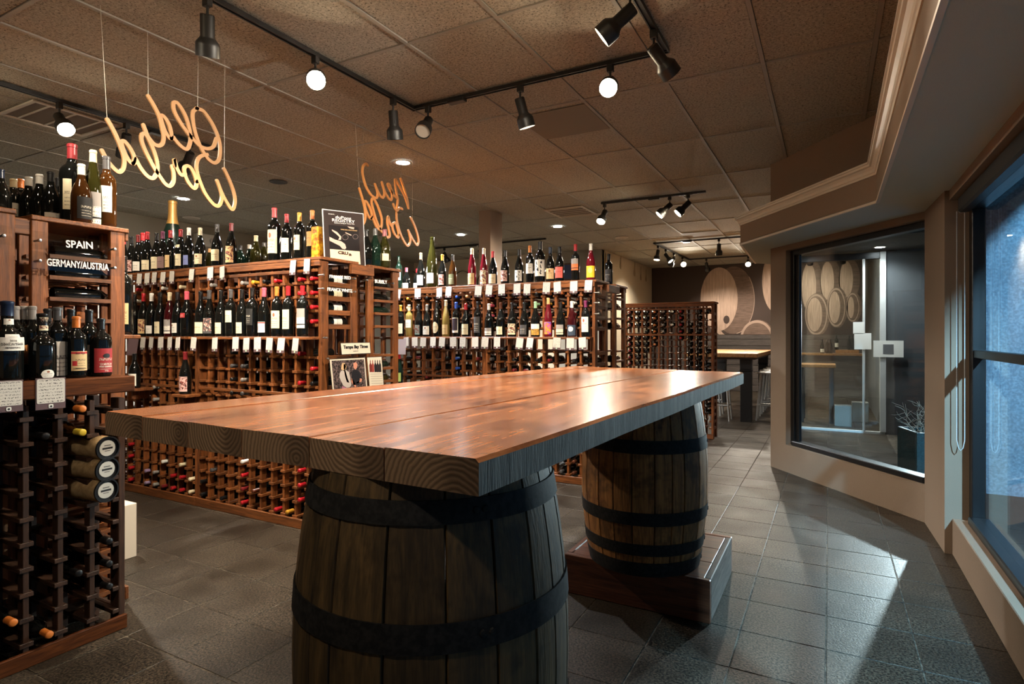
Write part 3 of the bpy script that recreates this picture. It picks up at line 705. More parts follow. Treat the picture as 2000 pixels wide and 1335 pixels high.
    if cur is not None: L.new(cur, b.inputs['Base Color'])
    else: b.inputs['Base Color'].default_value = base
    b.inputs['Roughness'].default_value = .65; MATS[key] = m; return m
PROF = {
 'bord': [(0,0),(.033,0),(.0365,.005),(.0375,.015),(.0375,.188),(.0355,.203),(.029,.215),(.0195,.225),(.0155,.235),(.0142,.25),(.0138,.286),(.0155,.287),(.0155,.297),(.013,.30),(0,.30)],
 'burg': [(0,0),(.036,0),(.040,.005),(.041,.012),(.041,.132),(.0395,.15),(.035,.172),(.028,.194),(.021,.213),(.0165,.231),(.0145,.25),(.014,.287),(.0155,.288),(.0155,.297),(.013,.30),(0,.30)],
 'flute':[(0,0),(.033,0),(.0365,.006),(.037,.014),(.037,.118),(.0355,.145),(.031,.175),(.0245,.207),(.0185,.233),(.0145,.256),(.0135,.288),(.015,.289),(.015,.297),(.0125,.30),(0,.30)],
 'port': [(0,0),(.040,0),(.044,.005),(.045,.014),(.045,.150),(.0435,.168),(.037,.182),(.026,.193),(.0185,.203),(.0175,.22),(.0175,.284),(.019,.286),(.019,.297),(.016,.30),(0,.30)],
}
SHAPE = {'bord':'high-shouldered','burg':'sloping','flute':'slender','port':'squat'}
BM = {}; CM = {}; LMESH = {}
for k, p in PROF.items():
    for n in (24, 14):
        BM[k,n] = MB().lathe(p, n).mesh('bottle_'+k, True)
        neck = [(r+.0007, z) for r, z in p if z >= .249 and r > 0]
        CM[k,n] = MB().lathe([(neck[0][0]-.0004, .2445)]+[(neck[0][0]+.0002,.2448)]+neck+[(.012,.3012),(0,.3014)], n).mesh('capsule_'+k, True)
def label_mesh(kind, z0, z1, ha, oval=False):
    key = (kind, z0, z1, ha, oval)
    if key in LMESH: return LMESH[key]
    p = PROF[kind]
    def R(z):
        for (r0, a), (r1, b) in zip(p, p[1:]):
            if a <= z <= b and b > a: return r0+(r1-r0)*(z-a)/(b-a)
        return p[4][0]
    mb = MB(); n = 10; m = 4; vs = []; uv = []
    for i in range(n+1):
        u = i/n; an = -PI/2+(u*2-1)*ha; k = math.sqrt(max(0, 1-(2*u-1)**2)) if oval else 1
        for j in range(m+1):
            v = j/m; z = (z0+z1)/2+(z1-z0)*(v-.5)*k; r = R(z)+.0007; vs.append((r*math.cos(an), r*math.sin(an), z)); uv.append((u, .5+(v-.5)*k))
    mb.add(vs, [(i*(m+1)+j, (i+1)*(m+1)+j, (i+1)*(m+1)+j+1, i*(m+1)+j+1) for i in range(n) for j in range(m)]); mb.uv = uv
    LMESH[key] = mb.mesh('label', True); return LMESH[key]
LZ = {'bord':(.055,.140), 'burg':(.022,.092), 'flute':(.03,.105), 'port':(.03,.12)}
def bottle(M, kind, glass_, cap, lab, text, group, H=.30, rs=1., lz=None, style='text', ha=1.05, n=24, neckband=None, cat='bottle', oval=False):
    o = obj('wine_bottle', BM[kind,n], GL[glass_]); o.matrix_world = M @ Matrix.Diagonal((rs, rs, H/.30, 1)); tag(o, text, cat, group)
    if cap: obj('capsule', CM[kind,n], capm(cap), o)
    if lab: obj('label', label_mesh(kind, *(lz or LZ[kind]), ha, oval), labm(lab, style), o)
    if neckband: obj('neck_label', label_mesh(kind, neckband[1], neckband[2], .8), labm(neckband[0], 'text'), o)
    return o
def btext(glass_, kind, cap, lab, where):
    t = '%s %s bottle, ' % (glass_, SHAPE[kind])
    if cap: t += cap+' capsule, '
    else: t += 'bare neck, '
    if lab: t += lab+' label, '
    return t+where
def stand_row(rows, Y, bz, where, group, fx=0):
    """rows: (px, top, kind, glass, cap, lab, opts) ; bottles standing on a line Y, base height bz"""
    rows = sorted(rows, key=lambda r: -r[0])
    for i, (px, top, kind, gl, cap, lab, op) in enumerate(rows):
        op = dict(op); y = Y+op.pop('dy', 0); z0 = op.pop('bz', bz); p = atY(px, 650, y); d = depth(p.x, y)
        H = (YH-top)*d/F+CH-z0; H = max(.2, min(.62, H))
        rs = op.pop('rs', 1.0)*(1 if H < .37 else H/.34)
        M = Matrix.Translation((p.x, y, z0+.0006)) @ Matrix.Rotation(random.uniform(-.25,.25), 4, 'Z')
        bottle(M, kind, gl, cap, lab, btext(gl, kind, cap, lab, '%s %s' % (ORD[i+1], where)), group, H, rs, **op)
D_ = {}
stand_row([
 (242,464,'burg','dark','red','cream',D_),(257,462,'burg','dark','black','pink',{'style':'art','lz':(.02,.11)}),(270,459,'burg','dark','dark red','white',D_),(279,455,'burg','dark','red','cream',{'dy':.09}),
 (288,453,'burg','dark','red','cream',{'rs':1.05}),(306,455,'burg','dark','black','cream',{'lz':(.025,.115)}),(318,452,'burg','dark','purple','mauve',{'style':'text','lz':(.025,.11)}),
 (333,450,'burg','dark','red','buff',{'lz':(.025,.115)}),(353,448,'burg','dark','red','cream',{'lz':(.03,.115),'neckband':('cream',.165,.185)}),(369,445,'burg','dark','white','blue',{'lz':(.03,.10)}),
 (391,445,'burg','dark','cream','cream',{'style':'seal','lz':(.03,.105)}),(410,486,'flute','olive','peach',None,{'dy':.22}),(424,438,'burg','dark','grey','cream',{'lz':(.04,.12),'style':'text'}),(452,436,'burg','dark','maroon','buff',{'style':'art','lz':(.02,.135),'ha':1.2}),
 (469,479,'burg','green','black',None,{'dy':.24}),(487,478,'flute','green','white',None,{'dy':.26}),(500,460,'burg','olive','cream',None,{'dy':.16}),(516,475,'flute','olive','grey',None,{'dy':.22}),
 (536,406,'bord','dark','red','cream',{'rs':1.05,'style':'seal','lz':(.045,.175),'ha':1.15}),(560,418,'bord','dark','red','white',{'lz':(.055,.145),'dy':.02}),(585,415.5,'bord','dark','gold','cream',{'lz':(.06,.155),'style':'seal'}),(610,411,'bord','dark','orange','gold',{'lz':(.075,.165)}),
], YM+.055, HM, 'from FRANCE RED end, old-world rack top', 'bottles on top of the old-world rack')
stand_row([
 (263,574,'burg','dark','black','black',D_),(280.5,573,'burg','dark','red','buff',{'style':'art','lz':(.02,.12)}),(296,572.6,'burg','dark','white','white',{'lz':(.02,.075)}),(313,571,'burg','dark','black','cream',{'lz':(.02,.10)}),
 (331.5,571,'burg','ruby','cream','white',{'style':'bar','lz':(.02,.115)}),(347,570,'burg','dark','black','white',{'style':'seal','lz':(.025,.09)}),(365,569,'burg','dark','pink',None,{'rs':1.12,'neckband':('red',.125,.155)}),(392,569,'burg','dark','black','cream',{'lz':(.02,.095)}),
 (409,567,'burg','dark','grey','grey',{'lz':(.02,.12),'style':'art'}),(432,567,'burg','dark','black','cream',{'lz':(.018,.09)}),(451,565,'bord','dark','grey','cream',{'lz':(.09,.165)}),(473,565,'burg','dark','black','cream',{'lz':(.02,.09)}),
 (493,562,'bord','dark','black','black',{'rs':1.08,'lz':(.07,.17)}),(516,562,'burg','dark','pink','white',{'style':'band','lz':(.025,.09)}),(541,560,'bord','dark','orange','cream',{'style':'seal','lz':(.05,.155)}),(563,559,'bord','dark','red','cream',{'lz':(.045,.16)}),(591,558,'bord','dark','red','white',{'style':'bar','lz':(.05,.165)}),
], YM-.049, 1.3145, 'from FRANCE RED end, old-world shelf', 'bottles on the old-world display shelf')
stand_row([
 (779,500,'bord','green',None,'white',{'lz':(.08,.17)}),(794,523,'burg','dark','pink','white',{'dy':.1}),(815,525,'burg','dark','red','white',{'dy':.12}),(822,494,'burg','dark','peach','white',{'lz':(.025,.11)}),(844,463,'flute','olive',None,'white',{'lz':(.025,.085),'ha':.9}),
 (864,497,'burg','dark','gold','pink',{'lz':(.02,.115),'style':'art'}),(884,497,'burg','amber','black','green',{'lz':(.02,.115)}),(922,485,'flute','rosé','cream','buff',{'lz':(.01,.10)}),(945,485,'flute','rosé','cream','cream',{'style':'art','lz':(.01,.12)}),
 (963,491,'burg','dark','red','cream',{'lz':(.01,.095)}),(986.5,489,'burg','dark','black','pink',{'style':'art','lz':(.025,.12)}),(1014,487,'burg','dark','black','white',{'style':'figure','lz':(.02,.115)}),(1035,480,'bord','dark','orange','white',{'lz':(.075,.155)}),(1055,472,'bord','dark','black','white',{'style':'figure','lz':(.045,.165),'rs':1.15,'ha':1.25}),
 (1075,483,'burg','dark','navy','buff',{'style':'seal','lz':(.025,.115)}),(1093,482,'burg','dark','black','coral',{'lz':(.03,.125),'ha':1.2}),(1124,477,'bord','dark','red','orange',{'style':'bar','lz':(.085,.18)}),(1154,476,'burg','rosé','white','yellow',{'style':'disc','lz':(.02,.115)}),
 (1189,496,'bord','dark','black','grey',{'dy':.55,'lz':(.03,.15)}),
], YNW+.055, HN, 'from aisle end, new-world rack top', 'bottles on top of the new-world rack')
stand_row([
 (782.5,596,'bord','dark','gold','cream',{'lz':(.03,.125)}),(799,595,'bord','golden','cream','white',{'lz':(.085,.16),'ha':1.2}),(818,595,'burg','dark','black','teal',{'style':'art','lz':(.02,.11)}),(834,595,'burg','dark','silver','white',{'style':'seal','lz':(.02,.10)}),(853,588,'flute','dark','black','cream',{'lz':(.03,.125),'oval':True}),
 (871,586,'flute','golden','cream','buff',{'lz':(.02,.10)}),(891,590,'bord','dark','blue','white',{'style':'frame','lz':(.035,.165)}),(910,593,'burg','dark','red','cream',{'lz':(.02,.115),'ha':1.2}),(933,589,'bord','dark','black','grey',{'lz':(.035,.17)}),(955,593,'burg','dark','white','white',{'style':'bar','lz':(.015,.08)}),
 (978,591,'burg','dark','brown','cream',{'lz':(.02,.09)}),(1000,591,'burg','dark','black','cream',{'style':'art','lz':(.02,.115)}),(1024,591,'burg','dark','black','grey',{'lz':(.02,.105)}),(1046,589,'burg','dark','green','white',{'style':'field','lz':(.015,.11),'ha':1.2}),(1071,582,'flute','rosé','peach','pink',{'style':'sunset','lz':(.02,.115)}),
 (1095,590,'burg','dark','black','cream',{'style':'bar','lz':(.02,.105)}),(1117,588,'burg','ruby','white','navy',{'style':'disc','lz':(.01,.10),'ha':1.2}),(1144,587,'bord','dark','purple','white',{'style':'seal','lz':(.04,.165),'ha':1.15}),
], YNW-.049, 1.3105, 'from aisle end, new-world shelf', 'bottles on the new-world display shelf')
# champagne bottles behind the poster, giant champagne bottle, gift box
for i, (px, top, y, gl, cap, lab) in enumerate([(716,449,3.34,'dark','black',None),(733,446,3.42,'green','grey',None),(751,448,3.50,'olive','maroon','cream')]):
    p = atY(px, 600, y); H = (YH-top)*depth(p.x, y)/F+CH-1.846
    bottle(Matrix.Translation((p.x, y, 1.8456)) @ Matrix.Rotation(.9, 4, 'Z'), 'burg', gl, cap, lab, btext(gl, 'burg', cap, lab, ['next to the poster edge', 'in the middle behind the poster', 'on the BUBBLY rack corner'][i]), 'champagne bottles beside the poster', H, 1.08, (.05,.105), ha=.6)
y = 3.47; p = atY(337, 600, y); H = (YH-392)*depth(p.x, y)/F+CH-1.846
gb = obj('giant_champagne_bottle', MB().lathe([(r*2.55, z*H/.30) for r, z in PROF['burg']], 32), plain('glass_deep_green', (.003,.010,.007), .25, 0, .6, .2), None, (p.x, y, 1.8456), smooth=True)
tag(gb, 'oversized dark green champagne bottle with gold foil neck', 'bottle')
obj('foil', MB().lathe([(r*2.55+.002, z*H/.30) for r, z in PROF['burg'] if z > .205 and r > 0]+[(0, H+.002)], 24), plain('foil_gold', srgb(150,112,58), .4, .4), gb, smooth=True)
p0 = atX(629, 500, XM-.05)
gx = obj('gold_gift_box', MB().bbox(-.04, .03, -.05, .045, 0, .215, .004), speckle('crumpled_gold', srgb(150,84,16), srgb(240,180,40), 26, .3, .6, 9, .3, 0, .6), None, (XM-.08, 2.925, HM+.0005)); tag(gx, 'crumpled gold gift box between bottles and the poster', 'box')
# bottles on two small bracket shelves on the old-world rack front
for i, (px, top, bs, cap, lab) in enumerate([(362,687,769,'dark red','pink'), (263,690,757,'black','white')]):
    y = 2.775 if i == 0 else 2.73; p = atY(px, bs, y); H = (bs-top)*depth(p.x, y)/F
    sh_ = obj('bracket_shelf', MB().bbox(-.09, .09, -.055, YM-y-.008, -.022, 0, .003), RACKH, None, tuple(p)); tag(sh_, ['small bracket shelf carrying the pink-labelled bottle', 'small bracket shelf carrying the white-labelled bottle'][i], 'shelf')
    obj('bracket', MB().bbox(-.01, .01, -.02, YM-y-.008, -.09, -.022, .002), RACK, sh_)
    bottle(Matrix.Translation((p.x, y, p.z+.0006)) @ Matrix.Rotation(.25, 4, 'Z'), 'burg', 'dark', cap, lab, btext('dark', 'burg', cap, lab, 'alone on a small bracket shelf'), None, H, 1.05, (.02,.125), style='art' if i == 0 else 'text')
# tall dark bottle standing behind the SPAIN rack corner
for i, (px, top, y, cap) in enumerate([(241,500,1.705,'black')]):
    p = atY(px, 600, y); H = min(.42, (YH-top)*depth(p.x, y)/F+CH-1.326)
    bottle(Matrix.Translation((p.x, y, 1.3256)) @ Matrix.Rotation(1.1, 4, 'Z'), 'bord', 'dark', cap, 'buff', btext('dark', 'bord', cap, 'buff', 'behind the GERMANY/AUSTRIA sign'), None, H, 1.15, (.04,.12), ha=.5)

# bottles on the SPAIN rack top (labels turned to the aisle)
def stand_x(px, top, X, bz, kind, gl, cap, lab, text, group, rs=1., rot=PI/2, **op):
    p = atX(px, 600, X); H = (YH-top)*depth(X, p.y)/F+CH-bz
    return bottle(Matrix.Translation((X, p.y, bz+.0006)) @ Matrix.Rotation(rot+random.uniform(-.1,.1), 4, 'Z'), kind, gl, cap, lab, text, group, H, rs, **op)
G = 'bottles on top of the SPAIN rack'
for i, (px, top, X, kind, gl, cap, lab, rs, op) in enumerate([
  (141,282,-3.27,'bord','dark','maroon','cream',1.42,{'lz':(.055,.165),'ha':.35,'rot':PI/2-.75}), (159,321,-3.15,'burg','amber','white','black',1.05,{'lz':(.02,.13),'ha':.9}),
  (182,294,-3.16,'flute','olive','cream','white',1.05,{'lz':(.005,.13),'ha':.75,'style':'bar','rot':PI/2-.2}), (208,306,-3.155,'bord','amber','grey','white',1.12,{'lz':(.06,.17),'ha':.55,'rot':PI/2-.5})]):
    stand_x(px, top, X, HS, kind, gl, cap, lab, btext(gl, kind, cap, lab, ['biggest on the SPAIN rack', 'second of four on SPAIN rack front', 'third of four on SPAIN rack front', 'at the corner of the SPAIN rack'][i]), G, rs, **op)
for i, (px, top, X, kind, cap, lab, op) in enumerate([
  (26.5,350,-3.5,'bord','cream','white',{}), (40,350,-3.56,'bord','orange','white',{}), (56,346,-3.44,'burg','white',None,{}), (77,341,-3.40,'burg','white',None,{}), (99,336,-3.36,'burg','black','white',{'lz':(.01,.07)}), (115,348,-3.42,'burg','black','cream',{}), (1,331,-3.34,'burg','navy',None,{})]):
    stand_x(px, top, X, HS, kind, 'dark', cap, lab, btext('dark', kind, cap, lab, '%s in back row, SPAIN rack top' % ORD[i+1]), G, 1.0, **op)
# bottles on the low shelf below the SPAIN sign
G = 'bottles on the low shelf below the SPAIN sign'
LB = [(14,588,-2.885,'port','dark','navy','white',1.16,{'lz':(.115,.165),'ha':1.2}), (83,612,-2.885,'port','dark','black',None,1.06,{}), (112,600,-2.935,'bord','dark','grey','white',1.05,{'lz':(.01,.155),'ha':.95}),
      (149,618,-2.885,'bord','dark','orange','buff',1.05,{'lz':(.035,.13),'ha':.85,'style':'band'}), (197,622,-2.895,'bord','dark','black','red',1.12,{'lz':(.02,.145),'ha':1.15}), (174,605,-2.985,'bord','dark','black','white',1.05,{'lz':(.03,.14),'ha':.8}),
      (30,598,-3.0,'bord','dark','silver','gold',1.0,{'lz':(.06,.14)}), (46,598,-3.03,'bord','dark','silver',None,1.0,{}), (63,598,-3.0,'bord','dark','silver','gold',1.0,{'lz':(.06,.14)}), (93,603,-3.04,'bord','dark','black',None,1.,{}), (139,604,-3.0,'bord','dark','black',None,1.,{}), (0,598,-3.0,'bord','dark','silver',None,1.0,{})]
LT = ['squat port bottle with white pennant label and navy neck, on the low shelf', 'fat dark bottle with round sun sticker, front of the low shelf', 'dark bottle with tall white label, behind the sun-sticker bottle', 'dark bottle with orange capsule and buff label on the low shelf',
      'dark bottle with red label at the end of the low shelf', 'dark bottle with black capsule between the orange-capped and red-labelled ones', 'silver-capped bottle with gold label just behind the port bottle', 'silver-capped bottle, second behind the port bottle', 'silver-capped bottle, third behind the port bottle', 'black-capped bottle at the back behind the sun-sticker bottle', 'black-capped bottle at the back behind the orange-capped one', 'silver-capped bottle at the very edge of the low shelf']
LOWB = []
for (px, top, X, kind, gl, cap, lab, rs, op), t in zip(LB, LT): LOWB.append(stand_x(px, top, X, 1.138, kind, gl, cap, lab, t, G, rs, **op))

# bottles lying in the racks
def lie(R, c, r, cap, gl='dark', nick='', lab=None, out=0.0, ha=1.1, seg=14):
    z = R['rows'][r]+.017; rz = R['rz']; L = Matrix.Translation(((c+.5)*R['p'], .278-out, z))
    M = Matrix.Translation(R['loc']) @ Matrix.Rotation(rz, 4, 'Z') @ L @ Matrix.Rotation(PI/2, 4, 'X') @ Matrix.Rotation(PI/2, 4, 'Z')
    t = '%s-capped bottle in %s, %s row, %s column' % (cap.replace(' ', '-'), nick, ORD[r+1], ORD[c+1])
    kind = 'burg' if (c*7+r*3) % 3 else 'bord'
    bottle(M, kind, gl, cap, lab, t, 'bottles lying in the '+nick, .30, .93, (.05,.13), n=seg, ha=ha)
USED = set()
def snap(Rs, px, py, cap, nick, **kw):
    Y = Rs[0]['loc'].y; p = atY(px, py, Y-.01)
    for R in Rs:
        c = int((p.x-R['loc'].x)//R['p'])
        if 0 <= c < R['n']:
            r = min(range(len(R['rows'])), key=lambda k: abs(R['rows'][k]+.017-p.z))
            k = (id(R), c, r)
            if k in USED: return
            USED.add(k); lie(R, c, r, cap, nick=nick+(' far unit' if R is Rs[0] and len(Rs) > 1 else ' near unit' if len(Rs) > 1 else ''), **kw); return
# racks seen end-on: labelled bottles lying in their last column
for r, lab, gl in ((15,'white','dark'),(14,'cream','dark'),(13,'white','dark'),(12,'white','dark'),(9,'white','dark'),(8,'white','dark')):
    if (id(MC), 10, r) not in USED: USED.add((id(MC), 10, r)); lie(MC, 10, r, 'red' if r > 11 else 'black', gl, 'FRANCE RED end', lab, ha=1.3)
for r, lab, gl in ((15,'grey','dark'),(14,'white','dark'),(13,'white','green'),(10,'cream','green'),(9,'white','olive'),(8,'white','dark')): lie(MBk, 0, r, 'silver', gl, 'BUBBLY end', lab, ha=1.3)
for r, lab in ((15,'cream'),(14,'white'),(13,None),(11,'white')): lie(S1, 0, r, 'grey' if r != 11 else 'red', 'dark', 'SPAIN end', lab, ha=1.0)
for r in (15, 14, 12): lie(S2, 15, r, 'black', 'dark', 'rack next to the SPAIN rack')
for r in (14, 12, 10, 9, 8): lie(NBk, 0, r, 'grey', 'dark', 'rack backing the new-world rack', 'white' if r != 12 else None)
f8 = lambda x, y: (240+.19*x, 850+.19*y)
for x, y, c in [(65,80,'red'),(90,190,'red'),(55,310,'red'),(45,432,'red'),(255,342,'lilac'),(230,465,'lilac'),(320,362,'silver'),(345,475,'silver'),(375,228,'white'),(555,270,'cream'),(745,312,'cream'),(735,432,'cream'),(715,560,'cream'),(525,400,'red'),(615,412,'red'),(545,515,'red'),(640,540,'red'),(440,490,'dark red'),
  (840,465,'black'),(850,600,'black'),(970,610,'black'),(895,320,'grey'),(1185,270,'white'),(1185,390,'red'),(1200,500,'dark red'),(1195,640,'red'),(1400,570,'brown'),(1525,720,'red'),(1790,500,'red'),(1790,640,'red'),(1765,365,'red'),(1755,790,'gold'),(1880,540,'yellow')]:
    snap([MA, MC], *f8(x, y), c, 'old-world rack')
f3 = lambda x, y: (200+.3147*x, 380+.3147*y)
for x, y, c in [(200,575,'red'),(205,640,'white'),(385,560,'white'),(470,565,'cream'),(655,550,'silver'),(870,545,'silver'),(925,535,'gold'),(990,535,'black'),(1070,525,'red'),(1215,525,'red'),(1300,522,'red'),(1210,608,'red'),(1310,695,'red'),(1305,780,'red'),(640,640,'grey'),(560,700,'black'),(720,620,'black'),
  (780,1010,'black'),(780,1090,'grey'),(845,1095,'grey'),(785,1165,'black'),(850,1172,'silver'),(775,1250,'black'),(845,1250,'grey'),(345,1200,'silver'),(315,1280,'silver'),(580,1155,'dark red'),(1215,1030,'red'),(1310,1035,'red'),(1210,1200,'red'),(1295,1202,'red')]:
    snap([MA, MC], *f3(x, y), c, 'old-world rack')
f7 = lambda x, y: (770+.1*x, 570+.1*y); f5 = lambda x, y: (950+.11*x, 570+.11*y)
for x, y, c in [(190,145,'gold'),(320,145,'cream'),(345,325,'cream'),(550,140,'black'),(755,320,'grey'),(740,485,'grey'),(1305,105,'blue'),(1305,290,'blue'),(1490,105,'peach'),(1965,110,'pink'),(1940,290,'pink'),(1945,475,'pink'),(1715,265,'orange'),(1236,1390,'blue'),(1210,1570,'blue'),(190,350,'silver'),(1120,120,'black'),(940,300,'black')]:
    snap([NA, NB_], *f7(x, y), c, 'new-world rack')
for x, y, c in [(515,95,'black'),(740,65,'black'),(1150,95,'orange'),(1170,280,'gold'),(1385,60,'orange'),(1385,248,'orange'),(1600,65,'white'),(1600,262,'white'),(940,255,'green'),(1440,405,'orange'),(330,120,'black'),(330,300,'black'),(900,80,'black'),(700,250,'black'),(500,270,'grey'),(1850,80,'black'),(1850,250,'black')]:
    snap([NA, NB_], *f5(x, y), c, 'new-world rack')
for R, nick in ((NA,'new-world rack far unit'),(NB_,'new-world rack near unit')):
    for c in range(9):
        for r in range(6, 16):
            if r in (12,13,14,15) or random.random() < .6:
                if (id(R), c, r) in USED or random.random() < .15: continue
                USED.add((id(R), c, r)); lie(R, c, r, random.choice(['black','black','grey','black','dark red']), nick=nick)
for r in (0, 1, 2):
    for c in (6, 7, 8):
        if (id(NB_), c, r) not in USED: USED.add((id(NB_), c, r)); lie(NB_, c, r, random.choice(['black','grey','brown']), nick='new-world rack near unit')
FILL = {0:(0,1,2,4,5,6,7,8),1:(0,1,2,4,5,6,7,8),2:(0,1,2,3,4,5,6),3:(0,1,2,3,4,5),4:(0,1,2,3),5:(0,2),6:(0,1,2,3,4),7:(2,3,4,5,6,7,8),8:tuple(range(0,16)),9:(0,6,8,9,10,11,12,13,14,15)}
C3 = {0:'dark red',1:'black',2:'black',3:'orange',4:'silver',5:'white',6:'red',7:'black',8:'black',9:'black'}
for c, rs_ in FILL.items():
    for r in rs_: lie(R3, c, r, C3[c], nick='open lattice rack', seg=14, out=-.01)
# low rack
fl = lambda px, py: atX(px, py, -2.80)
for px, py, cap, gl in [(155,801,'orange','dark'),(157,843,'yellow','amber'),(12,1238,'orange','dark'),(97,1265,'orange','dark'),(152,1100,'black','dark'),(210,1040,'black','dark'),(212,1120,'black','dark'),(212,1160,'black','dark'),(90,850,'black','dark')]:
    p = fl(px, py); c = max(0, min(5, int((p.y-.774)/.1195))); r = min(range(10), key=lambda k: abs(LROWS[k]+.017-p.z))
    if (id(LR), c, r) in USED: continue
    USED.add((id(LR), c, r)); lie(LR, c, r, cap, gl, 'low dark rack', None, .03 if cap != 'black' else 0.)
TUBE = speckle('kraft_tube', srgb(150,122,84), srgb(176,146,104), 40, .7, .05, 3, .1)
for i, (px, py) in enumerate([(217,874), (216,915), (214,956)]):
    p = atX(px, py, -2.76); t = empty('bottle_canister', (-2.76, p.y-.012, p.z), 0, label=['uppermost kraft canister with a round black-rimmed end label, low rack', 'middle kraft canister with a round black-rimmed end label, low rack', 'lowest kraft canister with a round black-rimmed end label, low rack'][i], cat='canister', group='canisters lying in the low rack')
    q = Matrix.Rotation(-PI/2, 4, 'Y'); t.rotation_euler = (0, PI/2, .12)
    obj('tube', MB().lathe([(0,-.28),(.050,-.28),(.051,-.27),(.051,0),(.047,0),(.047,-.02),(0,-.02)], 28), TUBE, t, smooth=True)
    obj('rim', MB().lathe([(.0475,-.006),(.0515,-.006),(.0515,.003),(.046,.003),(.046,-.006)], 28), plain('rim_black', (.012,.013,.015), .3), t, smooth=True)
    obj('end_disc', MB().lathe([(0,-.006),(.047,-.006),(.047,-.012),(0,-.012)], 28), plain('rim_black', (.012,.013,.015), .3), t)
    obj('round_label', MB().lathe([(0,-.0035),(.034,-.0035),(.034,-.006)], 24), plain('canister_label', srgb(186,182,172), .6), t)
    obj('print', MB().box(-.004,.004,-.022,.022,-.0035,-.0028).box(-.014,-.011,-.014,.014,-.0035,-.0028).box(.010,.012,-.012,.012,-.0035,-.0028), BLACK_INK, t)

# ================================================================== PRINT HELPERS
def text_mesh(s, size, bold=0.0, align='CENTER', ext=.0006, sx=1.0, shear=0.):
    cu = bpy.data.curves.new('lettering', 'FONT'); cu.body = s; cu.size = size; cu.align_x = align; cu.align_y = 'CENTER'; cu.extrude = ext; cu.offset = bold; cu.resolution_u = 3; cu.shear = shear
    o = bpy.data.objects.new('lettering', cu); me = bpy.data.meshes.new_from_object(o); bpy.data.objects.remove(o); bpy.data.curves.remove(cu)
    if sx != 1.0: me.transform(Matrix.Diagonal((sx,1,1,1)))
    return me
def text_fit(s, width, height, bold=0.0, ext=.0006, shear=0.):
    """lettering scaled to a given width and height, centred on the origin"""
    me = text_mesh(s, .1, bold, 'CENTER', ext, 1.0, shear); xs_ = [v.co.x for v in me.vertices]; ys_ = [v.co.y for v in me.vertices]
    w = max(xs_)-min(xs_); h = max(ys_)-min(ys_); cx = (max(xs_)+min(xs_))/2; cy = (max(ys_)+min(ys_))/2
    me.transform(Matrix.Diagonal((width/w, height/h, 1, 1)) @ Matrix.Translation((-cx, -cy, 0))); return me
RX = (PI/2, 0, PI/2)      # text facing +X
def textX(s, px0, py0, px1, py1, X, mat, parent=None, bold=.0, name='lettering', hpx=None, shear=0.):
    """lettering on a plane X=const running between two points (ends of its middle line), height hpx at the middle"""
    a = atX(px0, py0, X); b = atX(px1, py1, X); c = (a+b)/2; w = abs(b.y-a.y); d = depth(X, c.y); h = hpx*d/F
    me = text_fit(s, w, h, bold, .0006, shear); o = obj(name, me, mat, None)
    sl = math.atan2(b.z-a.z, b.y-a.y); o.matrix_world = Matrix.Translation(c) @ Matrix.Rotation(sl, 4, 'X') @ Matrix(((0,0,1,0),(1,0,0,0),(0,1,0,0),(0,0,0,1)))
    if parent is not None:
        m = o.matrix_world.copy(); o.parent = parent; bpy.context.view_layer.update(); o.matrix_parent_inverse = parent.matrix_world.inverted(); o.matrix_world = m
    return o
def quadX(name, pts, X, th, mat, parent=None):
    """flat board on the plane X=const through measured outline points, with thickness towards -X"""
    P = [atX(x, y, X) for x, y in pts]; n = len(P)
    vs = [tuple(p) for p in P]+[(p.x-th, p.y, p.z) for p in P]
    fs = [tuple(range(n))[::-1], tuple(range(n, 2*n))]+[(i, (i+1) % n, n+(i+1) % n, n+i) for i in range(n)]
    return obj(name, MB().add(vs, fs), mat, parent)
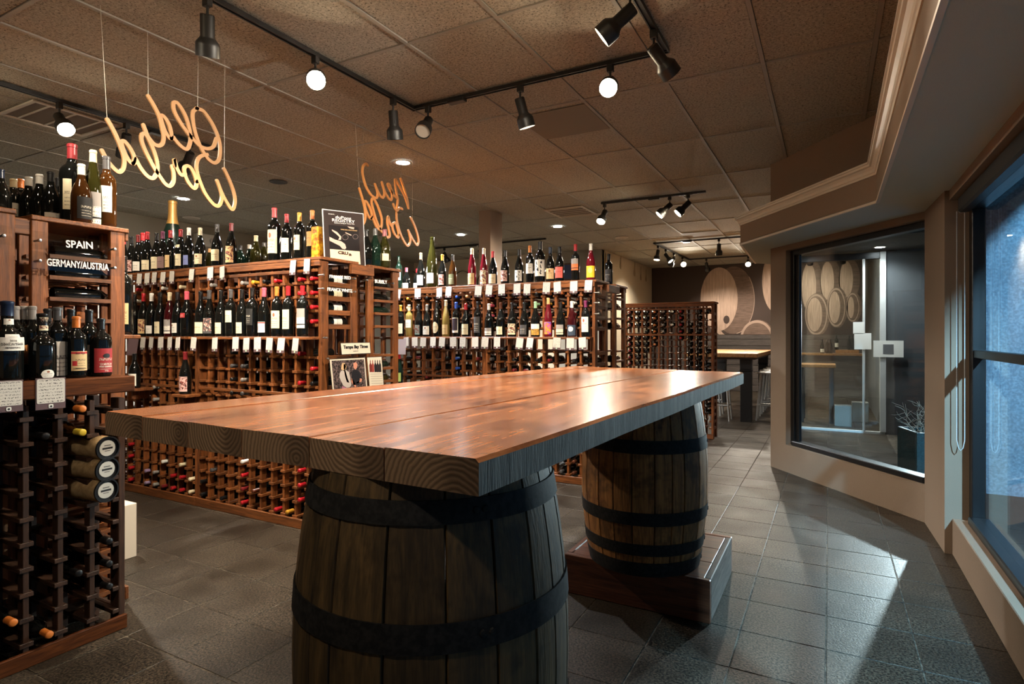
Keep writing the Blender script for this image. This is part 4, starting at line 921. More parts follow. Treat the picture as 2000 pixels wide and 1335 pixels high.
# ================================================================== SHELF TAGS
def cardmat(name, rows, ink, seed):
    m, nt, b, L = nodes(name); tc = N(nt, 'ShaderNodeTexCoord'); sep = N(nt, 'ShaderNodeSeparateXYZ'); L.new(tc.outputs['Generated'], sep.inputs[0])
    oi = N(nt, 'ShaderNodeObjectInfo')
    mu = N(nt, 'ShaderNodeMath', operation='MULTIPLY'); L.new(sep.outputs[2], mu.inputs[0]); mu.inputs[1].default_value = rows
    frc = N(nt, 'ShaderNodeMath', operation='FRACT'); L.new(mu.outputs[0], frc.inputs[0])
    cmp_ = N(nt, 'ShaderNodeMath', operation='COMPARE'); L.new(frc.outputs[0], cmp_.inputs[0]); cmp_.inputs[1].default_value = .5; cmp_.inputs[2].default_value = .24
    cb = N(nt, 'ShaderNodeCombineXYZ'); m1 = N(nt, 'ShaderNodeMath', operation='MULTIPLY'); L.new(sep.outputs[0], m1.inputs[0]); m1.inputs[1].default_value = 30
    fl_ = N(nt, 'ShaderNodeMath', operation='FLOOR'); L.new(mu.outputs[0], fl_.inputs[0]); m2 = N(nt, 'ShaderNodeMath', operation='MULTIPLY'); L.new(fl_.outputs[0], m2.inputs[0]); m2.inputs[1].default_value = 7.3
    m4 = N(nt, 'ShaderNodeMath', operation='MULTIPLY_ADD'); L.new(oi.outputs['Random'], m4.inputs[0]); m4.inputs[1].default_value = 91; L.new(m2.outputs[0], m4.inputs[2])
    m3 = N(nt, 'ShaderNodeMath', operation='MULTIPLY'); L.new(frc.outputs[0], m3.inputs[0]); m3.inputs[1].default_value = 2.5
    L.new(m1.outputs[0], cb.inputs[0]); L.new(m4.outputs[0], cb.inputs[1]); L.new(m3.outputs[0], cb.inputs[2])
    n = N(nt, 'ShaderNodeTexNoise', Scale=1.0, Detail=2.0, Roughness=.7); L.new(cb.outputs[0], n.inputs['Vector'])
    g = N(nt, 'ShaderNodeMath', operation='GREATER_THAN'); L.new(n.outputs['Fac'], g.inputs[0]); g.inputs[1].default_value = .54
    edge = N(nt, 'ShaderNodeMath', operation='COMPARE'); L.new(sep.outputs[0], edge.inputs[0]); edge.inputs[1].default_value = .5; edge.inputs[2].default_value = .43
    a = N(nt, 'ShaderNodeMath', operation='MULTIPLY'); L.new(cmp_.outputs[0], a.inputs[0]); L.new(g.outputs[0], a.inputs[1])
    a2 = N(nt, 'ShaderNodeMath', operation='MULTIPLY'); L.new(a.outputs[0], a2.inputs[0]); L.new(edge.outputs[0], a2.inputs[1])
    mx = N(nt, 'ShaderNodeMix', data_type='RGBA'); L.new(a2.outputs[0], mx.inputs[0]); mx.inputs[6].default_value = srgb(204,197,186); mx.inputs[7].default_value = ink
    L.new(mx.outputs[2], b.inputs['Base Color']); b.inputs['Roughness'].default_value = .6; MATS[name] = m; return m
CARDS = [cardmat('card_ruled', 8, srgb(120,112,106), 1), cardmat('card_bold', 8, srgb(70,64,60), 2), cardmat('card_faint', 10, srgb(150,142,134), 3)]
CARDN = cardmat('card_handwritten', 8, srgb(46,42,40), 4)
HOLD = plain('tag_holder', srgb(92,70,72), .5)
def rounded(w, z0, z1, r, y0, y1):
    pts = []
    for cx_, cz, a in ((w/2-r, z1-r, 0), (-w/2+r, z1-r, PI/2), (-w/2+r, z0+r, PI), (w/2-r, z0+r, 1.5*PI)):
        for k in range(4): t = a+PI/2*k/3; pts.append((cx_+r*math.cos(t), cz+r*math.sin(t)))
    n = len(pts); vs = [(x, y0, z) for x, z in pts]+[(x, y1, z) for x, z in pts]
    return MB().add(vs, [tuple(range(n)), tuple(range(n, 2*n))[::-1]]+[(i, n+i, n+(i+1) % n, (i+1) % n) for i in range(n)])
def tagset(w, h):
    return (MB().bbox(-w/2-.002, w/2+.002, 0, .002, -h-.018, 0, .0006).mesh('shelf_tag'), rounded(w-.002, -h+.001, -.001, .003, -.0016, 0).mesh('card'), rounded(.013, -h-.013, -h-.001, .002, -.0018, 0).mesh('maker_mark'))
def shelf_tags(pxs, Y, zt, w, h, where, group):
    ms = tagset(w, h)
    for i, px in enumerate(sorted(pxs, reverse=True)):
        p = atY(px, 640, Y); o = obj('shelf_tag', ms[0], HOLD, None, (p.x, Y, zt+random.uniform(-.004,.003)), (-.06+random.uniform(-.05,.03), random.uniform(-.09,.09), random.uniform(-.12,.12)))
        tag(o, 'handwritten wine card, %s from the %s' % (ORD[i+1], where), 'price card', group)
        obj('card', ms[1], CARDS[(i*5+len(pxs)) % 3], o)
        obj('maker_mark', ms[2], plain('mark_white' if i % 2 else 'mark_green', srgb(226,224,216) if i % 2 else srgb(170,196,172), .6), o)
shelf_tags([254,273,288,302,319,336,375,411,434,573,600], YM-.026, HM-.012, .062, .086, 'FRANCE RED end along the old-world rack top', 'cards along the old-world rack top')
shelf_tags([280,296,314.5,332,348,379,420,460.5,481.6,503,527,550,578], YM-.098, 1.309, .062, .086, 'FRANCE RED end along the old-world display shelf', 'cards along the old-world display shelf')
shelf_tags([778,816,858,877,935,956,980,1010,1030,1068,1088,1121,1150], YNW-.026, HN-.008, .072, .092, 'aisle end along the new-world rack top', 'cards along the new-world rack top')
shelf_tags([793,810,827,846,864,885,904,928,948,971,1016,1036,1088,1114,1137], YNW-.098, 1.305, .070, .090, 'aisle end along the new-world display shelf', 'cards along the new-world display shelf')
# two large cards on the low shelf
for i, (px0, px1, py0, py1) in enumerate([(70,129,739,796), (-12,46,744,802)]):
    a = atX(px0, py0, -2.786); b = atX(px1, py1, -2.786); w = b.y-a.y; h = (a.z-b.z)
    o = obj('shelf_tag', MB().bbox(-w/2, w/2, 0, .003, -h, 0, .0008), HOLD, None, (-2.789, (a.y+b.y)/2, a.z), (0,0,PI/2))
    tag(o, ['large handwritten card on the low shelf under the sun-sticker bottle', 'large handwritten card on the low shelf under the port bottle'][i], 'price card', 'cards on the low shelf')
    obj('card', rounded(w*.93, -h*.80, -h*.03, .006, -.002, 0), CARDN, o); obj('maker_mark', rounded(.016, -h*.96, -h*.84, .003, -.0022, 0), plain('mark_white', srgb(226,224,216), .6), o)
    obj('maker_dot', rounded(.008, -h*.935, -h*.875, .003, -.003, -.0022), BLACK_INK, o)
o = obj('blank_card_holder', MB().bbox(-.045, .045, 0, .002, -.16, 0, .0006), HOLD, None, (atY(262,650,2.745).x, 2.745, 1.318), (-.15,.05,.4)); tag(o, 'mauve blank card holder hanging by the SPAIN rack corner', 'card holder')
o = obj('blank_card_holder', MB().bbox(-.06, .06, 0, .002, -.17, 0, .0006), plain('holder_pale', srgb(150,136,138), .6), None, (atY(782,650,4.74).x, 4.74, 1.30), (-.05,.03,.5)); tag(o, 'pale blank card holder at the BUBBLY end of the new-world shelf', 'card holder')
o = obj('neck_tag', MB().bbox(-.02, .02, 0, .001, -.12, 0, .0003), PAPER, None, (atY(840,500,YNW+.005).x, YNW+.008, 1.815+.27), (-.05,.28,0)); tag(o, 'white tag hanging from the tallest new-world bottle', 'tag')
# lettering on the nearest bottles, wrapped round the glass
def wrap(s, bot, kind, zc, width, height, mat, dr=.0012, bold=0.):
    me = text_fit(s, width, height, bold, .0002); sz = bot.matrix_world.to_scale(); r0 = PROF[kind][4][0]
    for v in me.vertices:
        x = v.co.x/sz.x; an = -PI/2+x/r0; r = r0+dr+v.co.z; z = zc+v.co.y/sz.z; v.co = (r*math.cos(an), r*math.sin(an), z)
    obj('lettering', me, mat, bot)
bpy.context.view_layer.update()
DI = plain('ink_dark', srgb(50,40,36), .6); RI = plain('ink_pale', srgb(232,214,200), .6)
b0, b1, b2, b3, b4 = LOWB[0], LOWB[1], LOWB[2], LOWB[3], LOWB[4]
wrap('2016', b0, 'port', .152, .022, .008, DI); wrap('Quinta do Vesuvio', b0, 'port', .139, .078, .010, DI); wrap('VINTAGE PORTO', b0, 'port', .126, .05, .006, DI)
obj('pennant_top', label_mesh('port', .160, .176, .5), labm('white','text'), b0); obj('neck_crest', label_mesh('port', .212, .234, .9), labm('white','seal'), b0)
obj('neck_label', label_mesh('port', .222, .282, 1.0), labm('cream','art'), b1); obj('round_sticker', label_mesh('port', .004, .046, .52, True), labm('white','seal'), b1)
wrap('Sanlindo', b2, 'bord', .085, .052, .010, DI); wrap('Ben Ryé', b3, 'bord', .118, .034, .010, DI); wrap('DONNAFUGATA', b3, 'bord', .045, .05, .006, DI)
wrap('LA MOTA DE', b4, 'bord', .062, .05, .007, RI, bold=.002); wrap('PAGO GARNACHA', b4, 'bord', .050, .056, .007, RI, bold=.002); wrap('Ha', b4, 'bord', .03, .014, .008, RI)
obj('crest_bird', label_mesh('bord', .095, .118, .35, True), plain('ink_black', (.012,.008,.008), .6), b4).scale = (1.02,1.02,1)
# ================================================================== SIGNS ON THE RACK ENDS
def acrylic_sign(name, label, text, c, X, tx, hpx, bolts, bold=.002):
    """c: pixel corners TL,TR,BR,BL of the clear panel"""
    r = empty(name, tuple(atX((c[0][0]+c[2][0])/2, c[2][1], X)), 0, label=label, cat='sign'); off = r.location.copy(); bpy.context.view_layer.update()
    p = quadX('panel', c, X, .004, ACRYL); p.parent = r; p.matrix_parent_inverse = Matrix.Translation(-off)
    if text != '-': textX(text, *tx, X+.001, WHITE_INK, r, bold, hpx=hpx)
    for (bx, by) in bolts:
        q = atX(bx, by, X); b = obj('standoff_bolt', MB().lathe([(0,.008),(.006,.007),(.0075,.003),(.0075,-.004),(.005,-.004),(.005,-.045),(0,-.045)], 12), STEEL, r, tuple(q-off), (0, PI/2, 0), smooth=True)
f1 = lambda x, y: (x*.412, 250+y*.412)
acrylic_sign('acrylic_sign', 'clear acrylic sign reading SPAIN on the rack end', 'SPAIN', [f1(150,485), f1(562,548), f1(562,606), f1(150,570)], -3.03, (*f1(312,548), *f1(440,556)), 14.5, [f1(188,532), f1(543,574)])
acrylic_sign('acrylic_sign', 'clear acrylic sign reading GERMANY/AUSTRIA below the SPAIN sign', 'GERMANY/AUSTRIA', [f1(150,582), f1(575,612), f1(575,703), f1(150,666)], -3.03, (*f1(222,634), *f1(516,660)), 14.0, [f1(188,628), f1(543,662)])
acrylic_sign('acrylic_sign', 'blank clear acrylic panel on the post at the picture edge', '-', [(-40,434),(24,443),(24,479),(-40,472)], -3.03, (-30,455,-26,455), 1.0, [(7,460)])
f6 = lambda x, y: (610+x*.1348, 500+y*.1348)
XE = XM+.055
acrylic_sign('acrylic_sign', 'clear acrylic sign reading FRANCE RED on the rack end', 'FRANCE RED', [f6(122,195), f6(668,262), f6(668,412), f6(122,355)], XE, (*f6(250,293), *f6(555,315)), 6.6, [f6(158,270), f6(618,326)])
acrylic_sign('acrylic_sign', 'clear acrylic sign reading FRANCE WHITE below FRANCE RED', 'FRANCE WHITE', [f6(122,385), f6(668,440), f6(668,600), f6(122,545)], XE, (*f6(218,476), *f6(580,505)), 6.6, [f6(158,468), f6(618,514)])
acrylic_sign('acrylic_sign', 'clear acrylic sign reading BUBBLY on the second rack end', 'BUBBLY', [f6(752,275), f6(1195,330), f6(1195,470), f6(752,425)], XE, (*f6(908,362), *f6(1085,378)), 7.0, [f6(795,348), f6(1170,394)])
f9 = lambda x, y: (1140+x*.18, 480+y*.18)
for i, c in enumerate([((155,462),(305,500),(305,560),(155,530)), ((155,580),(305,610),(305,675),(155,645)), ((155,690),(308,722),(308,795),(155,785))]):
    acrylic_sign('acrylic_sign', ['uppermost', 'middle', 'lowest'][i]+' clear acrylic panel on the new-world rack end', '-', [f9(*q) for q in c], XN+.06, (*f9(200,520+i*110), *f9(203,520+i*110)), .5, [f9(162, (505,615,735)[i])])
# ================================================================== POSTER AND CLIPPING DISPLAY
XP = XM-.006
def child(o, r):
    o.parent = r; o.matrix_parent_inverse = Matrix.Translation(-r.location); return o
po = empty('magazine_poster', tuple(atX(675, 512, XP)), 0, label='dark framed magazine cover poster on top of the rack end', cat='poster')
fpz = lambda x, y: (620+x*.0899, 400+y*.0899)
BRN = plain('poster_brown', srgb(52,40,36), .45); CRM = plain('poster_cream', srgb(232,214,180), .6)
child(quadX('board', [fpz(108,82), fpz(1000,185), fpz(1048,1335), fpz(160,1290)], XP, .006, plain('poster_edge', srgb(196,196,200), .4)), po)
child(quadX('cover', [fpz(126,104), fpz(985,200), fpz(1030,1318), fpz(175,1270)], XP+.0012, .001, BRN), po)
child(quadX('photo', [fpz(246,430), fpz(898,488), fpz(918,1010), fpz(272,955)], XP+.0022, .0009, plain('poster_photo', srgb(26,20,20), .4)), po)
SK = plain('print_skin', srgb(206,180,166), .6); GR = plain('print_grey', srgb(128,112,108), .6)
for pts in ([(312,530),(430,590),(520,690),(510,755),(455,760),(480,700),(420,640),(318,560)], [(258,690),(380,750),(520,790),(600,850),(625,930),(600,965),(540,950),(490,890),(370,830),(262,775)]):
    child(quadX('printed_hand', [fpz(*q) for q in pts], XP+.003, .0006, SK), po)
import itertools
def ringX(cx_, cy_, rx, ry, k=.82, n=20): 
    out = [fpz(cx_+rx*math.cos(2*PI*i/n), cy_+ry*math.sin(2*PI*i/n)) for i in range(n)]; return out
for (cx_, cy_, rx, ry) in ((605,700,68,62),(825,690,60,55)):
    child(quadX('printed_glass', ringX(cx_, cy_, rx, ry), XP+.003, .0004, GR), po); child(quadX('printed_glass', ringX(cx_, cy_, rx*.86, ry*.86), XP+.0034, .0004, plain('poster_photo', srgb(26,20,20), .4)), po)
child(quadX('printed_highlight', [fpz(650,465), fpz(800,490), fpz(790,530), fpz(700,505)], XP+.003, .0005, SK), po); child(quadX('printed_knife', [fpz(610,590), fpz(740,650), fpz(735,668), fpz(610,612)], XP+.003, .0005, SK), po)
child(quadX('lower_panel', [fpz(272,955), fpz(918,1010), fpz(938,1288), fpz(285,1215)], XP+.0026, .0008, CRM), po)
for s_, a, b, h, m, bo in (('duPont', (390,258), (735,296), 5.4, WHITE_INK, .001), ('REGISTRY', (318,322), (812,368), 5.6, WHITE_INK, .001), ('Luxury Living in Tampa Bay', (368,388), (808,420), 2.6, WHITE_INK, .0), ('as seen in...', (238,188), (385,204), 2.2, WHITE_INK, 0.), ('WINE BAR & RESTAURANT', (505,530), (865,562), 2.2, plain('print_buff', srgb(206,170,120), .6), 0.),
                           ('CRU', (448,1030), (668,1052), 6.2, plain('logo_brown', srgb(70,40,30), .6), .004), ('a', (682,1078), (745,1083), 4.6, plain('logo_brown', srgb(70,40,30), .6), .004)):
    textX(s_, *fpz(*a), *fpz(*b), XP+.0045, m, po, bo, hpx=h)
XT = XM+.062
ts = empty('clipping_display', tuple(atX(695, 760, XT)), 0, label='clear acrylic display of a framed newspaper clipping below FRANCE WHITE', cat='display')
ft = lambda x, y: (620+x*.0899, 640+y*.0899)
child(quadX('acrylic_sheet', [ft(150,160), ft(1420,190), ft(1520,1420), ft(250,1560)], XT-.008, .004, ACRYL), ts)
PB = plain('print_black', (.008,.007,.007), .5); PC = plain('newsprint', srgb(220,208,186), .7)
child(quadX('masthead_edge', [ft(505,325), ft(1145,312), ft(1165,560), ft(525,585)], XT-.003, .003, PB), ts); child(quadX('masthead', [ft(512,335), ft(1135,322), ft(1155,545), ft(535,575)], XT, .002, PC), ts)
textX('Tampa Bay Times', *ft(565,428), *ft(1098,408), XT+.001, PB, ts, .004, hpx=8.6, shear=.0); textX('tampabay.com', *ft(775,508), *ft(888,500), XT+.001, PB, ts, 0., hpx=1.8)
child(quadX('photo_edge', [ft(258,675), ft(1040,636), ft(1110,1440), ft(340,1500)], XT-.003, .003, PB), ts)
child(quadX('photo_border', [ft(268,688), ft(1030,648), ft(1095,1430), ft(350,1490)], XT, .002, PC), ts)
PHB = speckle('print_shelves', srgb(16,13,13), srgb(120,100,96), 60, .6, 0., 40, .4)
child(quadX('photo_print', [ft(308,712), ft(1008,680), ft(1068,1420), ft(372,1470)], XT+.001, .0008, PHB), ts)
for nm, mt, pts in (('printed_cardigan', plain('print_knit', srgb(190,178,168), .7), [(520,930),(600,900),(690,960),(720,1120),(740,1240),(700,1290),(640,1300),(560,1250),(480,1080),(485,980)]),
    ('printed_top', plain('print_rust', srgb(120,56,42), .7), [(575,905),(610,930),(650,1080),(690,1190),(640,1180),(600,1050)]), ('printed_hair', plain('print_blonde', srgb(206,168,124), .7), [(545,760),(600,765),(630,840),(610,920),(560,930),(515,900),(525,810)]),
    ('printed_face', plain('print_face', srgb(206,138,112), .7), [(570,790),(610,785),(622,850),(600,910),(570,890)]), ('printed_shirt', plain('print_shirt', srgb(26,24,28), .6), [(760,920),(830,900),(900,930),(950,1010),(970,1090),(920,1100),(900,1240),(780,1240),(740,1060)]),
    ('printed_face', plain('print_face', srgb(206,138,112), .7), [(780,770),(830,740),(868,780),(862,860),(825,910),(790,870)]), ('printed_arm', plain('print_face', srgb(206,138,112), .7), [(740,1090),(800,1170),(850,1270),(820,1290),(740,1180)]), ('printed_arm', plain('print_face', srgb(206,138,112), .7), [(920,1095),(975,1105),(960,1160),(860,1210),(850,1180),(925,1140)]),
    ('printed_skirt', plain('print_pink', srgb(170,110,130), .7), [(535,1260),(640,1305),(620,1400),(540,1420)])):
    child(quadX(nm, [ft(*q) for q in pts], XT+.0022, .0008, mt), ts)
child(quadX('sheet_edge', [ft(1078,630), ft(1400,615), ft(1460,1390), ft(1145,1420)], XT-.003, .003, PB), ts)
child(quadX('article_sheet', [ft(1084,645), ft(1390,628), ft(1450,1380), ft(1150,1410)], XT, .002, PC), ts)
for i, x in enumerate((1150,1200,1255,1305,1355)):
    k = .35*(i*8); cb = [(112,40,32),(150,60,50),(24,20,24),(40,26,26),(30,26,26)][i]
    child(quadX('printed_bottle', [ft(x-8,700), ft(x+6,700), ft(x+8,760), ft(x+28,800), ft(x+36,955), ft(x-12,962), ft(x-22,810), ft(x-8,765)], XT+.001, .0008, plain('print_bottle_%d' % i, srgb(*cb), .6)), ts)
for k in range(7): child(quadX('printed_lines', [ft(1150+k*6,1000+k*50), ft(1400+k*6,992+k*50), ft(1402+k*6,1000+k*50), ft(1152+k*6,1009+k*50)], XT+.001, .0006, plain('print_line', srgb(150,140,126), .7)), ts)
for q in ((150,215),(205,215),(1385,210),(230,668),(1465,655)): child(obj('standoff_bolt', MB().lathe([(0,.006),(.006,.005),(.007,0),(.005,0),(.005,-.012),(0,-.012)], 10), STEEL, None, tuple(atX(*ft(*q), XT)), (0,PI/2,0)), ts)
# green wine box bag beside the BUBBLY end
gb_ = empty('green_bag_bottle', tuple(atY(780, 748, 4.75)), 0, label='bottle with green label peeking out beside the BUBBLY end', cat='bottle')
obj('glass', BM['flute',24], GL['green'], gb_, (0,0,0)); obj('capsule', CM['flute',24], capm('red'), gb_); obj('label', label_mesh('flute', .02, .11, 1.1), plain('label_lime', srgb(170,186,96), .6), gb_)
# white carton behind the low rack
p = atZ(250, 1091, 0); o = obj('white_carton', MB().bbox(-.30, 0, -.02, .05, 0, .32, .003), plain('carton_white', srgb(214,204,186), .7), None, (p.x, p.y, 0)); tag(o, 'flat white carton standing behind the low rack', 'carton')
# ================================================================== HANGING SCRIPT SIGNS
SIGN = plain('birch_ply', srgb(150,110,70), .5)
def smooth_path(P, per=6):
    out = []
    for i in range(len(P)-1):
        p0, p1, p2, p3 = P[max(i-1,0)], P[i], P[i+1], P[min(i+2,len(P)-1)]
        for k in range(per):
            t = k/per; out.append(.5*((2*p1)+(p2-p0)*t+(2*p0-5*p1+4*p2-p3)*t*t+(3*p1-p0-3*p2+p3)*t**3))
    out.append(P[-1]); return out
def ribbon(mb, pts, X, hw, th):
    P = [Vector((p.y, p.z)) for p in pts]; P = smooth_path(P); n = len(P); L_, R_ = [], []
    for i, p in enumerate(P):
        t = P[min(i+1,n-1)]-P[max(i-1,0)]; t.normalize(); nn = Vector((-t.y, t.x)); L_.append(p+nn*hw); R_.append(p-nn*hw)
    t0 = (P[0]-P[1]).normalized(); t1 = (P[-1]-P[-2]).normalized()
    vs = []
    for a, b in zip(L_, R_): vs += [(X+th, a.x, a.y), (X+th, b.x, b.y), (X-th, a.x, a.y), (X-th, b.x, b.y)]
    fs = []
    for i in range(n-1):
        a, b = 4*i, 4*i+4; fs += [(a, b, b+1, a+1), (a+2, a+3, b+3, b+2), (a, a+2, b+2, b), (a+1, b+1, b+3, a+3)]
    fs += [(0,1,3,2), (4*n-4, 4*n-2, 4*n-1, 4*n-3)]; mb.add(vs, fs)
    for (c, t) in ((P[0], t0), (P[-1], t1)):
        m = 7; nn = Vector((-t.y, t.x)); ring = [c+nn*hw*math.cos(PI*k/(m-1))+t*hw*math.sin(PI*k/(m-1)) for k in range(m)]
        mb.add([(X+th, q.x, q.y) for q in ring]+[(X-th, q.x, q.y) for q in ring], [tuple(range(m)), tuple(range(m, 2*m))[::-1]]+[(k, k+m, k+m+1, k+1) for k in range(m-1)])
def script_sign(label, X, conv, words_, strings, hw, SIGN=SIGN):
    r = empty('hanging_sign', (X, atX(*conv(*words_[0][1][0][0]), X).y, 2.2), 0, label=label, cat='sign'); bpy.context.view_layer.update()
    for nm, strokes in words_:
        mb = MB()
        for i, s_ in enumerate(strokes): ribbon(mb, [atX(*conv(*q), X+.0004*i) for q in s_], X+.0004*i, hw, .0055)
        child(obj(nm, mb, SIGN), r)
    for (a, b) in strings:
        p = atX(*conv(*b), X); t = atZ(a[0], a[1], ZC) if a is not None else Vector((X, p.y, ZC))
        child(obj('hanging_wire', MB().tube([p, Vector((t.x, t.y, ZC))], .0013, 5), plain('wire_grey', srgb(170,164,152), .4)), r)
co = lambda x, y: (180+.1948*x, 170+.1948*y)
script_sign('cut-out wooden script sign Old World seen from behind', -3.42, co, [
 ('word_old', [[(1040,214),(1110,240),(1170,315),(1215,390),(1258,490),(1282,600),(1272,720),(1225,760),(1165,725),(1118,660),(1072,570),(1030,450),(1010,340),(1010,250),(1052,214)],
   [(1245,515),(1215,595),(1155,618),(1090,598),(1040,555),(960,465),(870,335),(820,235),(812,170),(828,152),(865,175),(930,280),(972,410),(985,520),(968,600),(935,622),(880,585),(815,510)],
   [(815,505),(785,520),(740,465),(705,380),(685,290),(720,300),(768,375),(792,465),(790,520)], [(560,90),(620,190),(672,300),(702,420),(716,510),(700,570),(660,588),(615,568),(560,500),(530,430),(511,380)]]),
 ('word_world', [[(1320,820),(1365,910),(1412,1030),(1432,1130),(1420,1205),(1395,1225),(1350,1160),(1310,1085),(1275,1005),(1250,938)], [(1250,938),(1280,1020),(1300,1100),(1280,1175),(1245,1192),(1195,1155),(1130,1065),(1080,950),(1048,840),(1050,750),(1085,695),(1150,676)],
   [(1048,945),(1040,1000),(1012,1012),(965,960),(930,885),(922,815),(950,790),(990,815),(1028,890),(1045,950)], [(930,870),(890,880),(850,820),(820,720),(825,790),(800,795),(815,870),(812,950),(775,992),(725,965),(655,865)],
   [(655,865),(600,775),(525,625),(492,520),(505,468),(545,490),(605,610),(645,735),(652,830),(625,900),(585,912),(530,872),(470,790),(435,720)], [(435,720),(412,768),(365,735),(320,650),(290,555),(325,548),(385,625),(420,710),(405,768)],
   [(150,325),(220,450),(280,590),(318,710),(315,800),(290,842),(255,848),(205,805),(145,730),(95,635)]])],
 [((196,10),(150,320)), ((288,62),(563,85)), ((387,110),(1058,212)), ((439,118),(1325,815))], .0105)
cn = lambda x, y: (670+.14975*x, 300+.14975*y)
script_sign('cut-out wooden script sign New World seen from behind', -3.42, cn, [
 ('word_new', [[(750,325),(800,470),(838,600),(852,712)], [(850,700),(800,545),(735,425),(682,335),(680,400),(695,500),(713,600),(705,690),(700,760)], [(712,590),(655,535),(605,455),(580,405),(592,392),(615,425),(636,520),(636,580),(618,605),(580,560),(535,475),(505,372)],
   [(505,372),(530,460),(538,530),(515,575),(475,535),(435,450),(415,397)], [(415,397),(440,470),(450,535),(430,578),(372,545),(312,455),(272,345),(252,240),(262,165),(295,132),(320,152)]]),
 ('word_world', [[(880,832),(930,930),(970,1050),(985,1140),(965,1192),(920,1135),(882,1065),(850,1000)], [(850,1000),(875,1090),(872,1160),(838,1200),(785,1125),(735,1005),(702,865),(700,765),(735,708),(770,722)], [(655,655),(678,715),(705,745)],
   [(725,1060),(715,1095),(672,1045),(645,965),(650,915),(682,903),(710,975),(728,1060)], [(645,955),(612,905),(587,820),(578,900),(598,990),(608,1070),(575,1092),(532,1045),(490,1000)], [(490,1000),(432,865),(388,710),(372,620),(390,585),(430,635),(480,755),(505,860),(500,945),(468,985),(430,940),(380,825)],
   [(380,825),(358,850),(320,790),(290,705),(280,625),(308,632),(352,712),(376,800),(360,848)], [(210,455),(250,580),(280,700),(292,800),(282,875),(262,915)]])],
 [((694,240),(210,455)), ((709,252),(262,135)), (None,(755,325)), (None,(905,845))], .0098, plain('birch_ply_lit', srgb(208,140,78), .5))  # brighter ply colour stands in for lamplight on this sign

# ================================================================== CEILING FIXTURES
ZTR = ZC-.028
def track(name, pts, label, boxes=()):
    t = empty(name, (pts[0][0], pts[0][1], ZC), 0, label=label, cat='track'); o0 = Vector((pts[0][0], pts[0][1], ZC))
    for (a, b) in zip(pts, pts[1:]):
        a = Vector((*a, 0)); b = Vector((*b, 0)); d = b-a; L_ = d.length; an = math.atan2(d.y, d.x)
        mb = MB().box(-.017, L_+.017, -.0175, .0175, -.022, -.003); mb.box(-.017, L_+.017, -.0175, -.010, -.028, -.022).box(-.017, L_+.017, .010, .0175, -.028, -.022)
        obj('rail', mb, TRACKM, t, tuple(a-Vector((pts[0][0], pts[0][1], 0))), (0,0,an))
    for (x, y, an) in boxes: obj('feed_box', MB().bbox(-.07,.07,-.028,.028,-.045,-.022,.004), TRACKM, t, (x-pts[0][0], y-pts[0][1], 0), (0,0,an))
    return t
track('lighting_track', [(-2.75,.3),(-2.75,3.525),(-.858,3.525),(-.858,-.8)], 'black angled lighting track on the ceiling over the table', [(-2.36,3.525,0)])
track('lighting_track', [(-4.94,.5),(-4.94,3.42)], 'black lighting track on the ceiling behind the Old World sign', [(-4.94,2.9,PI/2)])
track('lighting_track', [(-2.57,7.2),(-1.30,7.2)], 'short black lighting track beyond the new-world rack', [(-1.9,7.2,0)])
track('lighting_track', [(-.9,10.77),(-2.84,10.77),(-2.76,13.4),(.45,13.4)], 'far angled lighting track in front of the mural', [(-2.25,10.77,0)])
track('lighting_track', [(-6.9,9.35),(-4.4,9.35)], 'lighting track by the rear wall beyond the column', [(-5.9,9.35,0)])
LENS_ON = emitter('lens_lit', (1.0,.80,.52), 60.0); LENS_OFF = plain('lens_unlit', srgb(176,166,152), .3)
LENS_FAR = LENS_ON
HEADM = plain('head_black', (.012,.011,.010), .45)
HB = MB().lathe([(0,.10),(.030,.098),(.034,.092),(.034,-.005),(.038,-.012),(.056,-.035),(.058,-.045),(.058,-.10),(.054,-.10),(.054,-.085),(0,-.085)], 28).mesh('housing', True)
HL = MB().lathe([(0,-.088),(.052,-.086)], 24).mesh('lens')
def head(mx, my, aim, lit, label, energy=55, cone=105, k=1.0):
    """track spotlight hanging at ceiling point (mx,my), lamp axis along aim"""
    h = empty('track_spotlight', (mx, my, ZTR), 0, label=label, cat='spotlight', group=None)
    obj('adapter', MB().bbox(-.020,.020,-.017,.017,-.042,.004,.003), HEADM, h); obj('stem', MB().tube([(0,0,-.04),(0,0,-.105)], .007, 8), HEADM, h)
    a = Vector(aim).normalized(); q = (-a).to_track_quat('Z','Y')
    c = Vector((0,0,-.105))+a*.075*k; side = a.cross(Vector((0,0,1)))
    hs = obj('housing', HB, HEADM, h, tuple(c), q.to_euler(), scale=(k,k,k)); ln = obj('lens', HL, LENS_ON if lit else LENS_OFF, h, tuple(c), q.to_euler(), scale=(k,k,k))
    if lit:
        pos = Vector((mx, my, ZTR))+c+a*.112*k
        lamp('spot_bulb', 'SPOT', tuple(pos), tuple(pos+a), energy*2.3, WARM, .045, cone, .75)
    return h
def headpx(px, py, aim, lit, label, **kw):
    p = atZ(px, py, ZC-.02); head(p.x, p.y, aim, lit, label, **kw)
def snapx(px, py, X, aim, lit, label, **kw):
    p = atX(px, py, X); head(X, p.y, aim, lit, label, **kw)
def snapy(px, py, Y, aim, lit, label, **kw):
    p = atY(px, py, Y); head(p.x, Y, aim, lit, label, **kw)
toCam = lambda x, y: (Vector((0,0,1.32))-Vector((x, y, 2.8)))
snapx(405, 12, -2.75, (-.35,.25,-1), True, 'big black spotlight at the near end of the table track', energy=60, cone=84)
snapx(616, 122, -2.75, (.62,-.55,-.55), True, 'glaring lit spotlight halfway along the table track', cone=80)
snapx(768, 200, -2.75, (-.12,.28,-1), False, 'dark spotlight just before the corner of the table track')
